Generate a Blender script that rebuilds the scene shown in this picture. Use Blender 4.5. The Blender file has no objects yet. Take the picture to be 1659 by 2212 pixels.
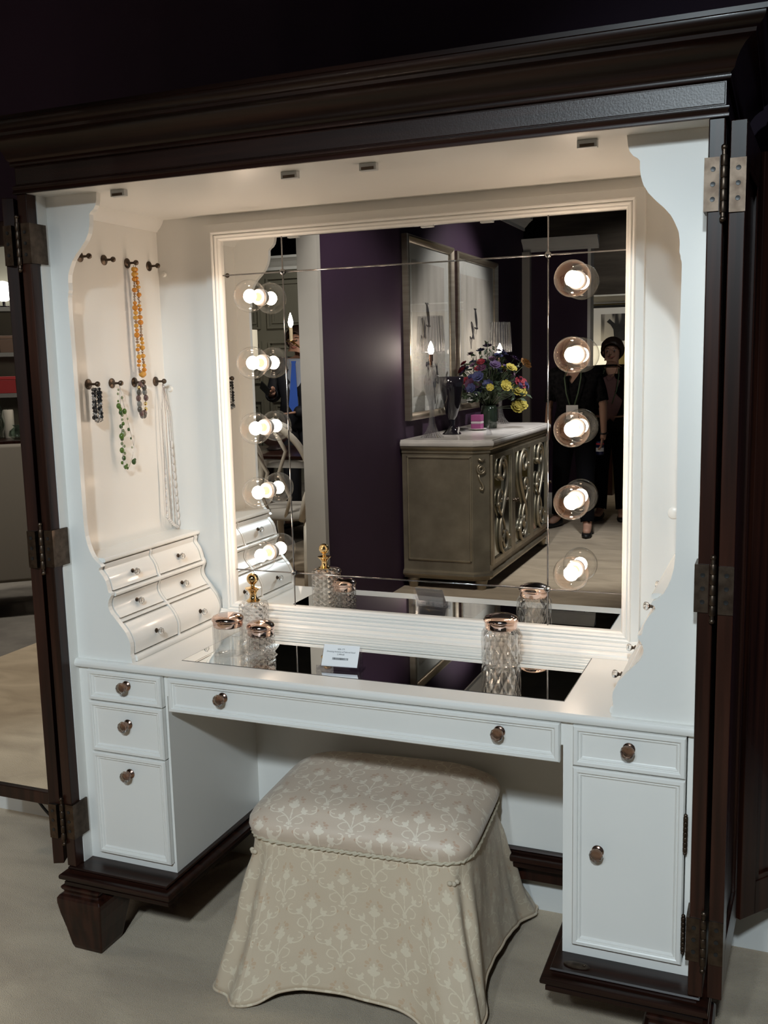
import bpy, bmesh, math, random
from mathutils import Vector, Matrix
PI = math.pi
S = bpy.context.scene
COL = S.collection
random.seed(7)
F = 0.046                      # height of the carpet

# ------------------------------------------------------------------ camera
cd = bpy.data.cameras.new('camera'); cam = bpy.data.objects.new('camera', cd); COL.objects.link(cam)
cam.location = (0.8395, -1.8301, 1.4477)
cam.rotation_euler = (1.4212, 0.0234, 0.3842)
cd.sensor_fit = 'VERTICAL'; cd.sensor_height = 24.0; cd.lens = 2122.27 * 24.0 / 2212.0
cd.clip_start = 0.02; cd.clip_end = 100
S.camera = cam
# ------------------------------------------------------------------ world, colour management, lights
w = bpy.data.worlds.new('hall_ambience'); S.world = w; w.use_nodes = True
w.node_tree.nodes['Background'].inputs[0].default_value = (0.75, 0.85, 1.0, 1)
w.node_tree.nodes['Background'].inputs[1].default_value = 0.08
S.view_settings.view_transform = 'Standard'; S.view_settings.look = 'None'
S.view_settings.exposure = 0.0; S.view_settings.gamma = 1.0; S.view_settings.use_curve_mapping = False
S.cycles.max_bounces = 10; S.cycles.glossy_bounces = 7; S.cycles.transmission_bounces = 8
S.cycles.transparent_max_bounces = 32; S.cycles.diffuse_bounces = 4
S.cycles.caustics_reflective = False; S.cycles.caustics_refractive = False
S.cycles.sample_clamp_indirect = 6.0

def spot(name, loc, aim, power, color, radius=0.07, size=70, blend=0.5):
    l = bpy.data.lights.new(name, 'SPOT'); l.energy = power; l.color = color
    l.shadow_soft_size = radius; l.spot_size = math.radians(size); l.spot_blend = blend
    o = bpy.data.objects.new(name, l); COL.objects.link(o); o.location = loc
    o.rotation_euler = (Vector(aim) - Vector(loc)).to_track_quat('-Z', 'Y').to_euler()
    return o
COOL = (0.80, 0.93, 1.0)
spot('key_or_fill_spot', (0.95, -3.3, 2.95), (0.08, -0.25, 0.05), 335, COOL, 0.08, 57, .42)
spot('key_or_fill_spot', (0.3, -3.5, 2.95), (-0.1, -0.2, 0.05), 110, COOL, 0.08, 52, .28)
spot('key_or_fill_spot', (0.52, -3.3, 2.8), (0.72, -0.06, 1.86), 70, COOL, 0.08, 22, .9)  # added spot, puts the highlight on the fascia's right end
spot('key_or_fill_spot', (-0.5, -1.0, 3.2), (-1.15, -3.1, 0.75), 225, (1, .94, .86), 0.08, 48)  # added fill, brightens the sideboard end and the pier in the mirror
spot('key_or_fill_spot', (0.6, -4.6, 3.1), (-1.37, -4.2, 1.5), 260, (1, .94, .90), 0.1, 46)  # added fill for the pictures and the partition, no fixture modelled
spot('key_or_fill_spot', (-0.2, -3.3, 3.25), (-0.45, -4.3, 0.0), 260, (.93, .96, 1), 0.1, 42)  # added fill, brightens the floor reflected in the mirror
spot('key_or_fill_spot', (-2.6, -1.2, 3.2), (-2.6, -1.6, 0.0), 250, (1, .95, .87), 0.2, 85)  # added fill for the carpet and chair in the left door mirror
spot('key_or_fill_spot', (-3.4, -2.6, 3.2), (-4.2, -3.6, 1.2), 110, (1, .95, .87), 0.2, 80)  # added fill over the console and display shelf
spot('key_or_fill_spot', (-3.2, -6.0, 3.2), (-3.6, -7.6, 1.2), 110, (1, .95, .85), 0.2, 110)  # unseen fill spot towards the panelled wall
spot('key_or_fill_spot', (-2.4, -3.2, 3.25), (-2.5, -3.6, 0.5), 70, (1, .95, .87), 0.2, 80)  # unseen fill spot over the dining chairs and table
spot('key_or_fill_spot', (0.3, -4.2, 3.1), (-0.52, -6.1, 1.45), 26, (1, .93, .88), 0.1, 22)  # added narrow spot to lift the smiling woman's face
spot('key_or_fill_spot', (-0.3, -7.0, 3.0), (-0.7, -8.0, 1.6), 35, (1, .93, .8), 0.1, 90)  # unseen fill spot towards the ochre wall

# ------------------------------------------------------------------ mesh helpers
class MB:
    def __init__(s): s.v = []; s.f = []; s.mi = []; s.uv = {}; s.cur = 0
    def add(s, vs, fs):
        n = len(s.v); s.v += [tuple(p) for p in vs]
        for f in fs: s.f.append(tuple(i + n for i in f)); s.mi.append(s.cur)
        return s
    def box(s, x0, x1, y0, y1, z0, z1):
        if x0 > x1: x0, x1 = x1, x0
        if y0 > y1: y0, y1 = y1, y0
        if z0 > z1: z0, z1 = z1, z0
        return s.add([(x0,y0,z0),(x1,y0,z0),(x1,y1,z0),(x0,y1,z0),(x0,y0,z1),(x1,y0,z1),(x1,y1,z1),(x0,y1,z1)],
                     [(0,3,2,1),(4,5,6,7),(0,1,5,4),(1,2,6,5),(2,3,7,6),(3,0,4,7)])
    def prism(s, poly, axis, a, b):
        """poly: list of 2D points; axis 'x': (y,z), 'y': (x,z), 'z': (x,y)"""
        def P(p, t):
            return {'x': (t, p[0], p[1]), 'y': (p[0], t, p[1]), 'z': (p[0], p[1], t)}[axis]
        n = len(poly); vs = [P(p, a) for p in poly] + [P(p, b) for p in poly]
        fs = [tuple(range(n))[::-1], tuple(range(n, 2*n))] + [(i, (i+1) % n, n+(i+1) % n, n+i) for i in range(n)]
        return s.add(vs, fs)
    def lathe(s, prof, origin=(0,0,0), axis=(0,0,1), seg=24, cap=True, rfun=None):
        """prof: list of (r, h) along the axis"""
        ax = Vector(axis).normalized(); q = Vector((0,0,1)).rotation_difference(ax); o = Vector(origin)
        vs = []; fs = []
        for r, h in prof:
            for k in range(seg):
                a = 2*PI*k/seg; rr = r * (rfun(a, h) if rfun else 1.0)
                vs.append(o + q @ Vector((rr*math.cos(a), rr*math.sin(a), h)))
        for i in range(len(prof)-1):
            for k in range(seg):
                k2 = (k+1) % seg
                fs.append((i*seg+k, i*seg+k2, (i+1)*seg+k2, (i+1)*seg+k))
        if cap:
            fs.append(tuple(range(seg))[::-1]); m = (len(prof)-1)*seg; fs.append(tuple(range(m, m+seg)))
        return s.add(vs, fs)
    def ball(s, c, r, seg=16, rings=10, sc=(1,1,1)):
        vs = [(c[0], c[1], c[2]-r*sc[2])]; fs = []
        for i in range(1, rings):
            t = -PI/2 + PI*i/rings
            for k in range(seg):
                a = 2*PI*k/seg
                vs.append((c[0]+r*sc[0]*math.cos(t)*math.cos(a), c[1]+r*sc[1]*math.cos(t)*math.sin(a), c[2]+r*sc[2]*math.sin(t)))
        vs.append((c[0], c[1], c[2]+r*sc[2])); top = len(vs)-1
        for k in range(seg):
            fs.append((0, 1+(k+1) % seg, 1+k)); b = 1+(rings-2)*seg
            fs.append((top, b+k, b+(k+1) % seg))
        for i in range(rings-2):
            for k in range(seg):
                a = 1+i*seg
                fs.append((a+k, a+(k+1) % seg, a+seg+(k+1) % seg, a+seg+k))
        return s.add(vs, fs)
    def tube(s, pts, r, seg=8, cap=True):
        pts = [Vector(p) for p in pts]; n = len(pts)
        rs = r if isinstance(r, (list, tuple)) else [r]*n
        vs = []; fs = []; nrm = None
        for i, p in enumerate(pts):
            t = (pts[min(i+1, n-1)] - pts[max(i-1, 0)])
            if t.length < 1e-9: t = Vector((0,0,1))
            t.normalize()
            if nrm is None:
                nrm = t.cross(Vector((0,0,1)) if abs(t.z) < .9 else Vector((1,0,0))).normalized()
            else:
                nrm = (nrm - t*nrm.dot(t)); nrm = nrm.normalized() if nrm.length > 1e-6 else t.orthogonal().normalized()
            bn = t.cross(nrm)
            for k in range(seg):
                a = 2*PI*k/seg
                vs.append(p + (nrm*math.cos(a) + bn*math.sin(a))*rs[i])
        for i in range(n-1):
            for k in range(seg):
                k2 = (k+1) % seg
                fs.append((i*seg+k, i*seg+k2, (i+1)*seg+k2, (i+1)*seg+k))
        if cap:
            fs.append(tuple(range(seg))[::-1]); m = (n-1)*seg; fs.append(tuple(range(m, m+seg)))
        return s.add(vs, fs)
    def loops(s, loops, closed=True, cap0=False, cap1=False):
        """loft through a list of equally long point loops"""
        n = len(loops[0]); vs = [p for l in loops for p in l]; fs = []
        for i in range(len(loops)-1):
            for k in range(n if closed else n-1):
                k2 = (k+1) % n
                fs.append((i*n+k, i*n+k2, (i+1)*n+k2, (i+1)*n+k))
        if cap0: fs.append(tuple(range(n))[::-1])
        if cap1: m = (len(loops)-1)*n; fs.append(tuple(range(m, m+n)))
        return s.add(vs, fs)
    def xform(s, M, start=0):
        for i in range(start, len(s.v)): s.v[i] = tuple(M @ Vector(s.v[i]))
        return s
    def build(s, name, mat, parent=None, smooth=False, bevel=0, world=True, seg=2):
        me = bpy.data.meshes.new(name)
        off = Vector((0,0,0))
        if parent is not None and world:
            p = parent
            while p is not None: off += p.location; p = p.parent
        me.from_pydata([Vector(p)-off for p in s.v], [], s.f)
        bm = bmesh.new(); bm.from_mesh(me); bmesh.ops.recalc_face_normals(bm, faces=bm.faces); bm.to_mesh(me); bm.free()
        mats = mat if isinstance(mat, (list, tuple)) else [mat]
        for m in mats: me.materials.append(m)
        if len(mats) > 1: me.polygons.foreach_set('material_index', s.mi)
        if smooth is True: me.polygons.foreach_set('use_smooth', [True]*len(me.polygons))
        elif smooth:
            me.polygons.foreach_set('use_smooth', [True]*len(me.polygons))
            me.set_sharp_from_angle(angle=math.radians(smooth))
        o = bpy.data.objects.new(name, me); COL.objects.link(o)
        if parent is not None: o.parent = parent
        if bevel:
            b = o.modifiers.new('bevel', 'BEVEL'); b.width = bevel; b.segments = seg; b.limit_method = 'ANGLE'; b.angle_limit = math.radians(40)
            b.harden_normals = False
        return o

def tag(o, label=None, cat=None, group=None, kind=None):
    if label: o['label'] = label
    if cat: o['category'] = cat
    if group: o['group'] = group
    if kind: o['kind'] = kind
    return o
def thing(name, label, cat, loc=(0,0,0), rz=0, group=None):
    o = bpy.data.objects.new(name, None); COL.objects.link(o); o.location = loc; o.rotation_euler = (0,0,rz)
    o.empty_display_size = .05
    return tag(o, label, cat, group)
def struct(name, mb, m, bevel=0, smooth=False):
    return tag(mb.build(name, m, None, smooth, bevel), kind='structure')
def dup_tree(o, parent=None):
    c = o.copy(); COL.objects.link(c); c.parent = parent
    for ch in list(o.children): dup_tree(ch, c)
    return c

# ------------------------------------------------------------------ material helpers
def mat(name, col, rough=0.5, metal=0.0, coat=0.0, trans=0.0, ior=1.45, spec=0.5, sheen=0.0):
    m = bpy.data.materials.new(name); m.use_nodes = True; b = m.node_tree.nodes['Principled BSDF']
    b.inputs['Base Color'].default_value = (*col, 1); b.inputs['Roughness'].default_value = rough
    b.inputs['Metallic'].default_value = metal; b.inputs['Coat Weight'].default_value = coat
    b.inputs['Transmission Weight'].default_value = trans; b.inputs['IOR'].default_value = ior
    b.inputs['Specular IOR Level'].default_value = spec; b.inputs['Sheen Weight'].default_value = sheen
    return m
def N(m, t, **kw):
    n = m.node_tree.nodes.new(t)
    for k, v in kw.items(): setattr(n, k, v)
    return n
def L(m, a, b): m.node_tree.links.new(a, b)
def noisy(m, c1, c2, scale=(8,8,8), detail=4, bump=0.0, bscale=None, rough=0.5, lo=.35, hi=.65, dist=0.0):
    """noise between two colours on object coordinates, with an optional bump"""
    b = m.node_tree.nodes['Principled BSDF']
    tc = N(m, 'ShaderNodeTexCoord'); mp = N(m, 'ShaderNodeMapping'); mp.inputs['Scale'].default_value = scale
    nz = N(m, 'ShaderNodeTexNoise'); nz.inputs['Scale'].default_value = 1; nz.inputs['Detail'].default_value = detail
    nz.inputs['Distortion'].default_value = dist
    cr = N(m, 'ShaderNodeValToRGB'); cr.color_ramp.elements[0].position = lo; cr.color_ramp.elements[1].position = hi
    cr.color_ramp.elements[0].color = (*c1, 1); cr.color_ramp.elements[1].color = (*c2, 1)
    L(m, tc.outputs['Object'], mp.inputs['Vector']); L(m, mp.outputs['Vector'], nz.inputs['Vector'])
    L(m, nz.outputs['Fac'], cr.inputs['Fac']); L(m, cr.outputs['Color'], b.inputs['Base Color'])
    if bump:
        n2 = N(m, 'ShaderNodeTexNoise'); n2.inputs['Scale'].default_value = bscale or 60; n2.inputs['Detail'].default_value = 3
        L(m, tc.outputs['Object'], n2.inputs['Vector'])
        bp = N(m, 'ShaderNodeBump'); bp.inputs['Strength'].default_value = bump; bp.inputs['Distance'].default_value = .01
        L(m, n2.outputs['Fac'], bp.inputs['Height']); L(m, bp.outputs['Normal'], b.inputs['Normal'])
    return m
def thin_glass(name, tint=(1,1,1), refl=0.08, rough=0.02, edge=0.75, bump=None):
    """thin clear glass: see-through, with reflection that grows towards the rim"""
    m = bpy.data.materials.new(name); m.use_nodes = True; nt = m.node_tree; nt.nodes.clear()
    out = N(m, 'ShaderNodeOutputMaterial'); mix = N(m, 'ShaderNodeMixShader')
    tr = N(m, 'ShaderNodeBsdfTransparent'); tr.inputs[0].default_value = (*tint, 1)
    gl = N(m, 'ShaderNodeBsdfGlossy'); gl.inputs['Roughness'].default_value = rough
    lw = N(m, 'ShaderNodeLayerWeight'); lw.inputs['Blend'].default_value = .35
    mr = N(m, 'ShaderNodeMapRange'); mr.inputs['To Min'].default_value = refl; mr.inputs['To Max'].default_value = edge
    pw = N(m, 'ShaderNodeMath', operation='POWER'); pw.inputs[1].default_value = 2.5
    L(m, lw.outputs['Facing'], pw.inputs[0]); L(m, pw.outputs[0], mr.inputs['Value'])
    L(m, mr.outputs[0], mix.inputs[0]); L(m, tr.outputs[0], mix.inputs[1]); L(m, gl.outputs[0], mix.inputs[2])
    L(m, mix.outputs[0], out.inputs[0])
    if bump:
        bump(m, gl, lw)
    return m
def glow(name, col, strength):
    m = bpy.data.materials.new(name); m.use_nodes = True; b = m.node_tree.nodes['Principled BSDF']
    b.inputs['Base Color'].default_value = (*col, 1); b.inputs['Emission Color'].default_value = (*col, 1)
    b.inputs['Emission Strength'].default_value = strength
    return m

WHITE = noisy(mat('white_lacquer', (.78,.76,.72), .32, coat=.15), (.77,.755,.72), (.80,.785,.75), (3,3,3), 3)
DARK = noisy(mat('dark_mahogany', (.03,.012,.008), .30, coat=.08, spec=.4), (.010,.0032,.002), (.034,.0105,.006), (60,60,2.2), 5, rough=.3)
FASCIAM = noisy(mat('satin_mahogany', (.03,.012,.008), .33, coat=.0, spec=.7), (.010,.0035,.0025), (.026,.009,.006), (2.2,60,60), 5, bump=.035, bscale=300)
DARKX = noisy(mat('dark_mahogany_rail', (.03,.012,.008), .30, coat=.05, spec=.4), (.007,.0024,.0016), (.025,.008,.0048), (2.2,60,60), 5, rough=.3)
BRONZE = noisy(mat('aged_bronze', (.10,.07,.05), .42, 1), (.07,.05,.037), (.12,.09,.068), (60,60,60), 4)
COPPER = mat('copper_metal', (.42,.27,.21), .22, 1)
ROSE = mat('rose_gold_lid', (.80,.60,.52), .1, 1)
GOLD = mat('polished_gold', (.83,.58,.28), .12, 1)
MIRROR = mat('silvered_mirror', (.90,.91,.90), 0.0, 1)
STRIPM = mat('slim_silver_bead', (.27,.265,.27), .13, 1)
CHROME = mat('chrome_metal', (.85,.85,.86), .12, 1)
CRYSTAL = mat('cut_crystal', (1,1,1), .03, trans=1, ior=1.52)
BULBGLASS = thin_glass('bulb_glass', (.985,.98,.97), .06, .0, .85)
JARGLASS = thin_glass('jar_glass', (.96,.965,.965), .13, .04, .9)
def cutbump(scale, twist):
    def f(m, gl, lw):
        tc = N(m, 'ShaderNodeTexCoord'); sp = N(m, 'ShaderNodeSeparateXYZ'); L(m, tc.outputs['Object'], sp.inputs[0])
        at = N(m, 'ShaderNodeMath', operation='ARCTAN2'); L(m, sp.outputs['Y'], at.inputs[0]); L(m, sp.outputs['X'], at.inputs[1])
        hs = []
        for sgn in ((1, -1) if twist else (1,)):
            a = N(m, 'ShaderNodeMath', operation='MULTIPLY_ADD'); a.inputs[1].default_value = scale
            z = N(m, 'ShaderNodeMath', operation='MULTIPLY'); z.inputs[1].default_value = twist*sgn
            L(m, sp.outputs['Z'], z.inputs[0]); L(m, at.outputs[0], a.inputs[0]); L(m, z.outputs[0], a.inputs[2])
            sn = N(m, 'ShaderNodeMath', operation='SINE'); L(m, a.outputs[0], sn.inputs[0]); hs.append(sn)
        h = hs[0]
        if len(hs) == 2:
            h = N(m, 'ShaderNodeMath', operation='MAXIMUM'); L(m, hs[0].outputs[0], h.inputs[0]); L(m, hs[1].outputs[0], h.inputs[1])
        bp = N(m, 'ShaderNodeBump'); bp.inputs['Strength'].default_value = 1.0; bp.inputs['Distance'].default_value = .004
        L(m, h.outputs[0], bp.inputs['Height'])
        L(m, bp.outputs['Normal'], gl.inputs['Normal']); L(m, bp.outputs['Normal'], lw.inputs['Normal'])
    return f
def solid_glass(name, bump):
    m = mat(name, (.97,.975,.975), .02, trans=1, ior=1.46); b = m.node_tree.nodes['Principled BSDF']
    class Q:                                   # the cut pattern also bends the refraction
        inputs = {'Normal': b.inputs['Normal']}
    tc = N(m, 'ShaderNodeTexCoord')
    lw = N(m, 'ShaderNodeLayerWeight'); bump(m, Q, lw)
    return m
CUTGLASS = thin_glass('diamond_cut_glass', (.985,.985,.985), .15, .06, .9, cutbump(9, 420))
FLUTEGLASS = thin_glass('fluted_glass', (.98,.98,.98), .17, .05, .95, cutbump(14, 160))
SMOKE = thin_glass('smoked_black_glass', (.05,.045,.05), .09, .02, .5)
LAMPGLASS = thin_glass('lamp_glass', (.97,.965,.975), .26, .10, .95, cutbump(26, 0))
FIL = glow('hot_filament', (1.0,.785,.60), 75)
FLAME = glow('candle_bulb_glow', (1.0,.86,.72), 250)
CERAMIC = mat('cream_socket', (.86,.82,.77), .4)
PURPLE = noisy(mat('aubergine_wall_paint', (.06,.02,.08), .68, spec=.4), (.030,.0135,.033), (.036,.0165,.040), (2,2,2), 3, bump=.05, bscale=180)
TRIMW = noisy(mat('white_trim_paint', (.7,.7,.68), .4), (.68,.68,.66), (.74,.74,.72), (4,4,4), 2)
GREYW = noisy(mat('warm_grey_wall_paint', (.42,.40,.37), .6), (.40,.38,.35), (.44,.42,.39), (3,3,3), 3)
CARPET = noisy(mat('beige_carpet', (.42,.37,.30), .95, sheen=.3), (.37,.275,.175), (.57,.445,.30), (3.2,7,3), 6, bump=.6, bscale=420, lo=.3, hi=.7, dist=.8)
AISLE = noisy(mat('grey_brown_aisle_carpet', (.16,.14,.12), .95), (.12,.105,.09), (.18,.16,.135), (5,5,5), 4, bump=.4, bscale=300)
BLACKC = noisy(mat('black_open_ceiling', (.012,.012,.013), .9), (.010,.010,.011), (.02,.02,.02), (3,3,3), 3)
YELLOWW = mat('ochre_wall_paint', (.34,.26,.10), .6)
SILVERLEAF = noisy(mat('champagne_silver_leaf', (.42,.37,.28), .34, .75), (.30,.26,.195), (.46,.40,.30), (7,7,7), 5, lo=.3, hi=.7)
STONE = noisy(mat('cream_marble', (.62,.58,.54), .2), (.50,.47,.45), (.66,.62,.58), (6,6,6), 6)
BLACKP = mat('black_plastic', (.012,.012,.012), .4)
PAPER = mat('white_paper', (.85,.85,.86), .6)
INK = mat('black_ink', (.02,.02,.025), .6)
ACRYLIC = thin_glass('clear_acrylic', (.95,.95,.97), .1, .02, .6)
# ================================================================== the setting
struct('floor', MB().box(-2.75, 5, -11, .53, F-.05, F), CARPET)
struct('floor_aisle', MB().box(-9, -2.75, -11, .53, F-.05, F-.0), AISLE)
struct('wall_back', MB().box(-6.5, 5, .51, .6, F, 3.4), PURPLE)
struct('baseboard_back', MB().prism([(.512,F),(.492,F),(.492,F+.10),(.498,F+.118),(.503,F+.125),(.512,F+.128)], 'x', -6.5, 5), TRIMW)
struct('ceiling', MB().box(-9, 5, -11, .6, 3.4, 3.45), BLACKC)
struct('wall_outer_left', MB().box(-9.1, -9, -11, .6, F, 3.4), BLACKC)
struct('wall_outer_end', MB().box(-9, 5, -11.1, -11, F, 3.4), BLACKC)
# purple partition with the sideboard; its end is a warm grey pier
struct('wall_left', MB().box(-1.475, -1.37, -6.2, -1.96, F, 2.70), PURPLE)
struct('trim_1', MB().box(-1.482, -1.368, -1.97, -1.93, F, 2.70), GREYW)                       # end of the partition
crown = [(0,0),(.012,0),(.012,.025),(.028,.04),(.05,.065),(.075,.085),(.085,.09),(.085,.11),(0,.11)]
struct('trim_2', MB().prism([(-1.37+a, 2.59+b) for a, b in crown], 'y', -6.2, -1.97), TRIMW)   # crown along the partition
struct('wall_front', MB().box(-1.50, -.775, -6.33, -6.2, F, 2.5), PURPLE)
struct('trim_3', MB().prism([(-6.2+a, 2.40+b) for a, b in crown], 'x', -1.37, -.70), TRIMW)
struct('trim_4', MB().box(-.795, -.768, -6.34, -6.185, F, 2.41), TRIMW)
struct('trim_5', MB().box(-1.37, -1.30, -6.2, -6.14, F, 2.40), GREYW)
struct('baseboard_front', MB().box(-1.30, -.795, -6.2, -6.17, F, F+.2), TRIMW)
# far ochre booth behind the two women
struct('wall_far', MB().box(-1.55, 1.2, -8.1, -8.0, F, 2.06), YELLOWW)
struct('trim_6', MB().prism([(-8.0+a, 2.02+b*.8) for a, b in crown], 'x', -1.55, 1.2), TRIMW)
struct('wall_upper', MB().box(-1.55, 1.2, -8.12, -8.02, 2.11, 3.4), noisy(mat('dark_upper_boards', (.03,.025,.022), .8), (.03,.024,.02), (.06,.05,.042), (1.5,4,14), 3))
# panelled wall of the next booth, seen past the pier
PANELW = mat('greige_panel_paint', (.20,.19,.15), .5)
struct('wall_panelled', MB().box(-7.2, -1.9, -8.1, -8.0, F, 2.75), PANELW)
struct('trim_7', MB().prism([(-8.0+a*1.6, 2.58+b*1.4) for a, b in crown], 'x', -7.2, -1.9), TRIMW)
for k in range(5):
    pm = MB(); x0 = -7.0 + k*1.02
    for (z0, z1) in ((.35, 1.05), (1.25, 1.75), (1.9, 2.5)):
        for i, (d, o) in enumerate(((0, .035), (.06, .018))):
            a, b, c, e = x0+d, x0+.92-d, z0+d, z1-d
            for bx in ((a+.025, b-.025, c, c+.025), (a+.025, b-.025, e-.025, e), (a, a+.025, c, e), (b-.025, b, c, e)):
                pm.box(bx[0], bx[1], -8.0, -8.0+o, bx[2], bx[3])
    struct('trim_%d' % (8+k), pm, PANELW)

# ================================================================== the dressing armoire
ARM = thing('dressing_armoire', 'dark mahogany armoire opened onto a white dressing table with lighted mirror', 'armoire', (0, .2, F))
HX, ZC, ZD, ZB, ZT, XC = .7076, 1.8332, .77, .262, .7504, .4602
D = .42
def part(mb, name, m, bevel=0, smooth=False, label=None, parent=None):
    o = mb.build(name, m, parent or ARM, smooth, bevel)
    if label: o['label'] = label
    return o
# --- carcass
for s in (-1, 1):
    part(MB().box(s*.7165, s*.735, -.03, .44, ZB, ZC+.01), 'side_panel', DARK, label='dark mahogany outer side')
    part(MB().box(s*HX, s*.7165, -.03, D, ZB, ZC), 'inner_wall', WHITE, label='white inner side wall')
    part(MB().box(s*.709, s*.735, -.06, -.03, ZB, ZC), 'face_frame', DARK, .002, label='dark mahogany front stile')
part(MB().box(-.735, .735, .425, .44, .16, ZC), 'rear_board', DARK)
part(MB().box(-HX, HX, D, .425, ZB, ZC), 'back_panel', WHITE, label='white inner back')
part(MB().box(-.7165, .7165, -.058, .425, ZC, ZC+.012), 'ceiling_panel', WHITE, label='white inner ceiling')
part(MB().box(-XC, XC, .397, .412, ZB, ZT-.002), 'knee_panel', WHITE, label='white panel at the back of the knee hole')
cov = [(0,0),(.003,0),(.005,.004),(.012,.010),(.019,.019),(.0225,.026),(.0243,.0298),(0,.0298)]
for s in (-1, 1):
    part(MB().prism([(s*(HX-a), 1.8034+b) for a, b in cov], 'y', .014, D), 'cove_moulding', WHITE, smooth=35)
# --- cornice swept round three sides
cp = [(0,1.833),(.005,1.833),(.0055,1.838),(.003,1.842),(.0055,1.846),(.005,1.850),(0,1.852),(0,1.889),(.006,1.891),(.0075,1.896),(.006,1.900),
      (.010,1.903),(.013,1.907),(.0135,1.911),(.016,1.918),(.021,1.928),(.028,1.937),(.037,1.944),(.044,1.947),(.045,1.953),(.049,1.955),(.055,1.961),(.058,1.968),(.058,1.973),(.061,1.974),(.061,1.982)]
c = MB(); lo = []
for (x, y, dx, dy) in ((-.735,.44,-1,0), (-.735,-.06,-1,-1), (.735,-.06,1,-1), (.735,.44,1,0)):
    lo.append([(x+dx*o, y+dy*o, z) for o, z in cp])
c.loops(lo, closed=False)
c.box(-.734, .734, -.059, .44, ZC+.012, 1.981)
part(c, 'cornice', DARKX, smooth=40)
part(MB().box(-.733, .733, -.0612, -.0592, 1.8535, 1.8875), 'fascia', FASCIAM, .0008, label='flat satin fascia board under the cornice')
# --- plinth: U-shaped stepped moulding on tapered feet
def ushape(o):
    X, Y, I, R = .729+o, -.062-o, .450-o, .385-o
    return [(-X,Y),(-I,Y),(-I,R),(I,R),(I,Y),(X,Y),(X,.44),(-X,.44)]
pl = MB(); rings = []
for o, z in ((-.02,.214),(.004,.214),(.009,.217),(.009,.226),(.005,.229),(.012,.231),(.0175,.235),(.0185,.240),(.0175,.245),(.012,.2485),(-.004,.2495),(-.004,.253),(0,.255),(.002,.2585),(0,.2618)):
    rings.append([(x, y, z) for x, y in ushape(o)])
pl.loops(rings, cap0=True, cap1=True)
part(pl, 'plinth', DARKX, smooth=35)
for x, y in ((-.692,-.02),(.692,-.02),(-.68,.39),(.68,.39)):
    ft = MB(); rr = []
    for h, z in ((.040,F),(.042,F+.006),(.044,F+.012),(.052,F+.06),(.060,F+.10),(.064,F+.128),(.064,F+.14),(.060,F+.146),(.050,F+.150),(.052,F+.158),(.056,F+.161),(.056,.215)):
        rr.append([(x-h,y-h,z),(x+h,y-h,z),(x+h,y+h,z),(x-h,y+h,z)])
    ft.loops(rr, cap0=True, cap1=True)
    part(ft, 'foot', DARK, .003, label='tapered dark foot')
# small strike plate on the right of the plinth
ov = MB(); ov.lathe([(.0001,0),(.019,0),(.021,.001),(.020,.003),(.012,.004),(.0001,.004)], (0,0,0), seg=20)
ov.xform(Matrix.Translation((.497,-.041,.2618)) @ Matrix.Diagonal((1.25,.5,1,1)))
ov.ball((.512,-.041,.2662), .003, 8, 6)
part(ov, 'strike_plate', BRONZE, smooth=40)

# --- scalloped front boards (in front of the drawers' ends)
prof = [(.552,ZD),(.553,.780),(.556,.790),(.555,.799),(.554,.808),(.555,.818),(.559,.828),(.566,.842),(.577,.855),(.590,.870),(.603,.884),(.608,.892),(.6105,.900),(.6105,.908),(.608,.916),(.604,.923),(.600,.928),(.6005,.933),(.6065,.9345),
        (.6085,.941),(.6105,.953),(.614,.963),(.619,.972),(.627,.981),(.631,.986),(.629,.992),(.622,.995),(.626,1.001),(.634,1.006),(.645,1.017),(.652,1.030),(.658,1.046),(.6625,1.066),(.6645,1.09),(.665,1.157),(.664,1.35),(.664,1.47),(.665,1.59),(.665,1.608),(.6645,1.613),(.6625,1.617),(.663,1.622),(.6605,1.628),(.6610,1.645),(.659,1.662),(.653,1.677),(.645,1.692),
        (.634,1.705),(.620,1.718),(.606,1.733),(.597,1.748),(.593,1.762),(.591,1.776),(.591,1.788),(.587,1.793),(.579,1.798),(.573,1.806),(.570,1.816),(.568,ZC)]
for s in (-1, 1):
    bd = MB(); n = len(prof); vs = []
    for y in (0, .014):
        vs += [(s*x, y, z) for x, z in prof] + [(s*HX, y, z) for x, z in prof]
    fs = []
    for i in range(n-1):
        fs += [(i, i+1, n+i+1, n+i), (2*n+i, 3*n+i, 3*n+i+1, 2*n+i+1), (i, 2*n+i, 2*n+i+1, i+1)]
    fs += [(0, n, 3*n, 2*n), (n-1, 3*n-1, 4*n-1, 2*n-1)]
    bd.add(vs, fs)
    part(bd, 'scalloped_panel', WHITE, label='scalloped white front panel')

# --- dressing table top with inset mirror
tp = MB()
tp.prism([(-.010,ZT),(-.0145,ZT+.003),(-.0165,ZT+.0085),(-.0165,ZT+.0115),(-.0145,ZT+.0165),(-.010,ZD),(D,ZD),(D,ZT)], 'x', -HX, HX)
part(tp, 'table_top', WHITE, smooth=30)
part(MB().box(-.4502, .4502, .0544, .3573, ZD-.002, ZD+.0008), 'inset_mirror', MIRROR, label='dark-edged mirror set into the table top')
eg = MB()
for b in ((-.4515,-.4502,.053,.3587),(.4502,.4515,.053,.3587),(-.4515,.4515,.053,.0544),(-.4515,.4515,.3573,.3587)):
    eg.box(b[0], b[1], b[2], b[3], ZD-.001, ZD+.0006)
part(eg, 'inset_edge', BLACKP)
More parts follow.
